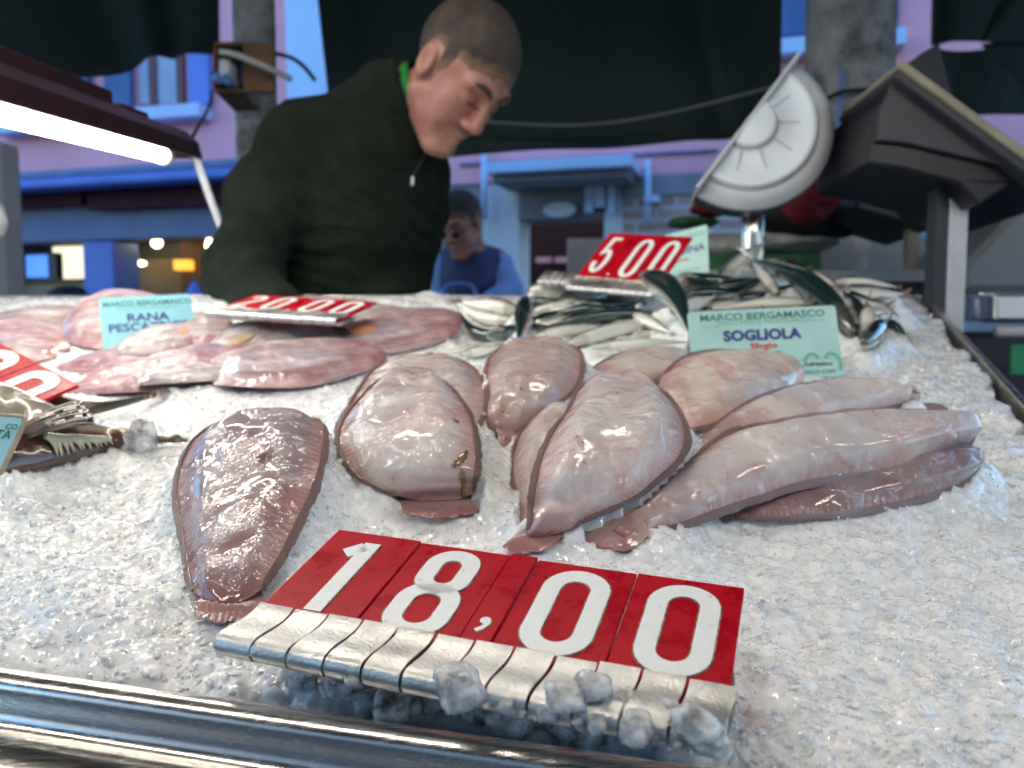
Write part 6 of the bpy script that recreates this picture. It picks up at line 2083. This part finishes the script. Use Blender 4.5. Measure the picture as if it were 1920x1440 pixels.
b_rows = np.exp(np.linspace(math.log(.235), math.log(1.50), 520))
t_cols = np.linspace(-.80, .72, 620)
Bg, Tg = np.meshgrid(b_rows, t_cols, indexing='ij')
Ag = Tg * (Bg + .03)
Ag[:, 0] = -1.22
de = side(EDG_A, EDG_B, Ag, Bg)       # sign test below
inside_sign = np.sign(side(EDG_A, EDG_B, np.array(0.0), np.array(.8)))
de = de * inside_sign
dr = side(RIM_A, RIM_B, Ag, Bg)
if side(RIM_A, RIM_B, np.array(0.0), np.array(.8)) < 0: dr = -dr
Zg = limit(ice_height(Ag, Bg), Ag, Bg)
rag = .006 * vnoise(Bg * 60, Bg * 0, 0, 77) + .004 * vnoise(Bg * 160, Bg * 0, 0, 78)
drop = np.clip((.010 + rag - de) / .010, 0, 1)
Zg = Zg - .05 * drop
keep = (de > -.004) & (dr > -.006)
P0 = np.array(IO); AXn, EVn, ENn = np.array(AX), np.array(EV), np.array(EN)
Vg = P0 + Ag[..., None] * AXn + Bg[..., None] * EVn + Zg[..., None] * ENn
nb_, nt_ = Bg.shape
ii, jj = np.meshgrid(np.arange(nb_ - 1), np.arange(nt_ - 1), indexing='ij')
kq = keep[:-1, :-1] & keep[1:, :-1] & keep[:-1, 1:] & keep[1:, 1:]
q0 = (ii * nt_ + jj)[kq]
quads = np.stack([q0, q0 + 1, q0 + nt_ + 1, q0 + nt_], 1)
used = np.unique(quads); remap = -np.ones(nb_ * nt_, int); remap[used] = np.arange(len(used))
Vi = Vg.reshape(-1, 3)[used]
o = mesh_obj('crushed_ice', Vi, remap[quads].tolist(), M['ice'], None, True, loc=icepos(0, .6, 0))
tag(o, kind='stuff', label='bed of white crushed ice covering the sloping counter', cat='ice')
ICEB = BVHTree.FromPolygons([tuple(v) for v in Vi], remap[quads].tolist())

# loose grains and flakes of ice pressed into the surface
def ico(sub):
    bm = bmesh.new(); bmesh.ops.create_icosphere(bm, subdivisions=sub, radius=1)
    v = np.array([tuple(q.co) for q in bm.verts]); f = np.array([[w.index for w in p.verts] for p in bm.faces]); bm.free()
    return v, f
iv, if_ = ico(1)
nr_ = np.random.RandomState(5)
CV, CF, nv = [], [], 0
NCH = 14000
for _ in range(NCH):
    b = math.exp(nr_.uniform(math.log(.24), math.log(1.2))); a = nr_.uniform(-.66, .68) * b
    if side(RIM_A, RIM_B, a, b) * np.sign(side(RIM_A, RIM_B, 0, .8)) < .002: continue
    if side(EDG_A, EDG_B, a, b) * inside_sign < .004: continue
    h_ = ICEB.ray_cast(icepos(a, b, .3), -EN, .5)
    if h_[0] is None: continue
    up = ALLB.ray_cast(icepos(a, b, -.05), EN, .35)
    if up[0] is not None: continue
    s = nr_.uniform(.0009, .0024) * (1.0 + .9 * (nr_.rand() < .12))
    Q = np.linalg.qr(nr_.randn(3, 3))[0]
    v = iv * (1 + .35 * nr_.randn(len(iv), 1) * .6) * np.array([1, nr_.uniform(.5, .9), nr_.uniform(.25, .6)]) * s
    v = v @ Q.T + np.array(h_[0]) + ENn * s * nr_.uniform(-.35, .15)
    CV.append(v); CF.append(if_ + nv); nv += len(iv)
o = mesh_obj('ice_grains', np.concatenate(CV), np.concatenate(CF).tolist(), M['chip'], None, True, loc=icepos(0, .5, 0))
tag(o, kind='stuff', label='loose wet grains scattered over the crushed ice', cat='ice grains')

# clear lumps one can count, in the gap before the rim and a few on the bed
iv3, if3 = ico(4)
iv2, if2 = ico(3)
LUMPS = [(648, 1296, 30, .7, 'blue-tinted ice lump below the left half of the tag holder'), (690, 1322, 26, .8, 'flat clear ice lump touching the rim, left of the others'),
 (758, 1300, 38, .75, 'clear ice lump under the third holder finger'), (737, 1338, 40, .7, 'wide rounded ice lump against the rim below the 8'),
 (812, 1318, 28, .9, 'small bubbly ice lump between two wide ones'), (860, 1306, 46, .8, 'biggest smooth ice lump leaning on the holder, left of the middle'),
 (885, 1340, 24, .8, 'small ice lump wedged under the smooth one'), (955, 1344, 58, .62, 'large oblong clear ice lump lying on the rim'),
 (1062, 1312, 40, .6, 'grainy ice lump on the holder below the first zero'), (1112, 1296, 34, .7, 'pale upright ice lump on the holder edge'),
 (1092, 1366, 56, .7, 'large milky ice lump against the rim at the right'), (1165, 1330, 42, .6, 'crumbly ice lump between the fingers and the rim'),
 (1190, 1372, 34, .7, 'clear ice lump with a blue glint'), (1255, 1352, 30, .8, 'small ice lump near the right end of the holder'),
 (1300, 1372, 44, .7, 'frosty ice lump under the right end of the holder'), (1330, 1398, 34, .7, 'last ice lump right of the holder by the rim'),
 (935, 1118, 0, .7, ''), (267, 832, 26, 1.0, 'round ice lump lying over the thin fish tail'), (1432, 1140, 10, 1.0, 'tiny bluish ice lump right of the last zero')]
lr = random.Random(11)
for q in range(34):
    x = 560 + q * 22.5 + lr.uniform(-12, 12)
    LUMPS.append((x, 1262 + (x - 560) * .155 + lr.uniform(-4, 34), lr.uniform(11, 21), lr.uniform(.6, .95), 'small clear ice crumb in the wet gap below the tag holder'))
for k, (px, py, rp, fl_, lab) in enumerate(LUMPS):
    if rp == 0: continue
    d = (at(px, py + rp * .25, 1) - C0).normalized()
    h_ = ICEB.ray_cast(C0, d)
    hp = solid_hit = ALLB.ray_cast(C0, d)
    P = h_[0] if h_[0] is not None else ice(px, py, -.01)
    if hp[0] is not None and (hp[0] - C0).length < (P - C0).length: P = hp[0]
    fdist = (P - C0).dot(AF); r = rp * fdist / F
    v, fcs = (iv3.copy(), if3) if rp > 22 else (iv2.copy(), if2)
    ks = k * 7.3
    nz = vnoise(v[:, 0] * 1.3 + ks, v[:, 1] * 1.3, v[:, 2] * 1.3, 5) * .42 + vnoise(v[:, 0] * 3.1 + ks, v[:, 1] * 3.1, v[:, 2] * 3.1, 6) * .20 + vnoise(v[:, 0] * 8 + ks, v[:, 1] * 8, v[:, 2] * 8, 7) * .07
    v = v * (1 + nz)[:, None]
    v = np.sign(v) * np.abs(v) ** .72
    v = v * np.array([1.0, .8, fl_]) * r
    an = k * 1.3
    v = np.stack([v[:, 0] * math.cos(an * .3) - v[:, 1] * math.sin(an * .3), v[:, 0] * math.sin(an * .3) + v[:, 1] * math.cos(an * .3), v[:, 2]], 1)
    Wv = np.array(P) + ENn * r * fl_ * .75 + v[:, :1] * AXn + v[:, 1:2] * EVn + v[:, 2:] * ENn
    o = mesh_obj('ice_lump', Wv, fcs.tolist(), M['clear'], None, True, loc=P)
    tag(o, lab, 'ice lump', 'ice crumbs below the tag holder' if lab.startswith('small clear') else 'lumps of clear ice')

# ------------------------------------------------------------------ the stainless counter under it
rimd = Vector((RIM_B[0] - RIM_A[0], RIM_B[1] - RIM_A[1], 0)).normalized()
def ext(P, Q, t): return (P[0] + (Q[0] - P[0]) * t, P[1] + (Q[1] - P[1]) * t)
# front-right corner where the rim line and the side line meet
def meet(P, Q, R_, S):
    d1 = (Q[0] - P[0], Q[1] - P[1]); d2_ = (S[0] - R_[0], S[1] - R_[1])
    t = ((R_[0] - P[0]) * d2_[1] - (R_[1] - P[1]) * d2_[0]) / (d1[0] * d2_[1] - d1[1] * d2_[0])
    return (P[0] + d1[0] * t, P[1] + d1[1] * t)
FRC = meet(RIM_A, RIM_B, EDG_A, EDG_B)
tl_ = (-1.24 - RIM_A[0]) / (RIM_B[0] - RIM_A[0])
FLC = ext(RIM_A, RIM_B, tl_)
tb = (BACK_B - EDG_A[1]) / (EDG_B[1] - EDG_A[1])
BRC = ext(EDG_A, EDG_B, tb); BLC = (-1.24, BACK_B)
cnt = empty('display_counter', Vector((0, icepos(0, .9).y, 0)), 'stainless steel fish counter with a rounded front rim and sloping bed', 'counter')
# tray
mb = MB(); zt = -.035
mb.prism([icepos(*FLC, zt), icepos(*FRC, zt), icepos(*BRC, zt), icepos(*BLC, zt)], EN * -.004); mb.build('tray', M['steel'], cnt)
# rim: a profile swept along the front edge
dirw = (icepos(*FRC) - icepos(*FLC)).normalized()
outw = dirw.cross(EN).normalized()
if outw.dot(AF) > 0: outw = -outw
prof = [(-.003, -.034), (-.003, -.006), (-.001, -.0015)]
prof += [(.0055 - .0065 * math.cos(a), -.0015 + .0055 * math.sin(a)) for a in np.linspace(.3, math.pi * .98, 12)]
prof += [(.0118, -.006), (.0122, -.010), (.0136, -.0132), (.0165, -.0150), (.0195, -.0148)]
prof += [(.0215 + .024 * math.sin(a), -.0385 + .024 * math.cos(a)) for a in np.linspace(0.0, math.pi * .62, 14)]
prof += [(.040, -.070), (.040, -.10)]
vs = []
for (a, z) in prof:
    for t in np.linspace(0, 1, 30):
        p = icepos(*FLC) * (1 - t) + icepos(*FRC) * t
        vs.append(p + outw * a + EN * z)
k = 30
mesh_obj('rim', vs, [(i * k + j, i * k + j + 1, (i + 1) * k + j + 1, (i + 1) * k + j) for i in range(len(prof) - 1) for j in range(k - 1)], M['steel'], cnt, True)
# right, left and back upstands
for nm, P, Q, hgt in (('side_edge', FRC, BRC, .0), ('back_edge', BRC, BLC, .0), ('side_edge', BLC, FLC, .0)):
    a_, b_ = icepos(*P), icepos(*Q)
    dd = (b_ - a_).normalized(); oo = dd.cross(EN).normalized()
    mb = MB(); mb.box((a_ + b_) / 2 + oo * .006 - EN * .024, dd * ((a_ - b_).length / 2), oo * .004, EN * .024, .0015); mb.build(nm, M['steel'], cnt)
# apron down to the ground
mb = MB(); a_ = icepos(*FLC) + outw * .044 - EN * .099; b_ = icepos(*FRC) + outw * .044 - EN * .099
def gd(p): return Vector((p.x, p.y, 0.06))
mb.add([a_, b_, gd(b_), gd(a_)], [(0, 1, 2, 3)])
c_ = icepos(*BRC) - EN * .05; d_ = icepos(*BLC) - EN * .05
mb.add([b_, c_, gd(c_), gd(b_)], [(0, 1, 2, 3)]); mb.add([c_, d_, gd(d_), gd(c_)], [(0, 1, 2, 3)]); mb.add([d_, a_, gd(a_), gd(d_)], [(0, 1, 2, 3)])
mb.build('apron', M['grey_paint'], cnt)
for p in (a_, b_, c_, d_):
    q = gd(p) + (Vector((0, icepos(0, .9).y, .06)) - gd(p)).normalized() * .06
    mb = MB(); mb.tube([q, Vector((q.x, q.y, 0))], .02, 12); mb.build('foot', M['black_plastic'], cnt)
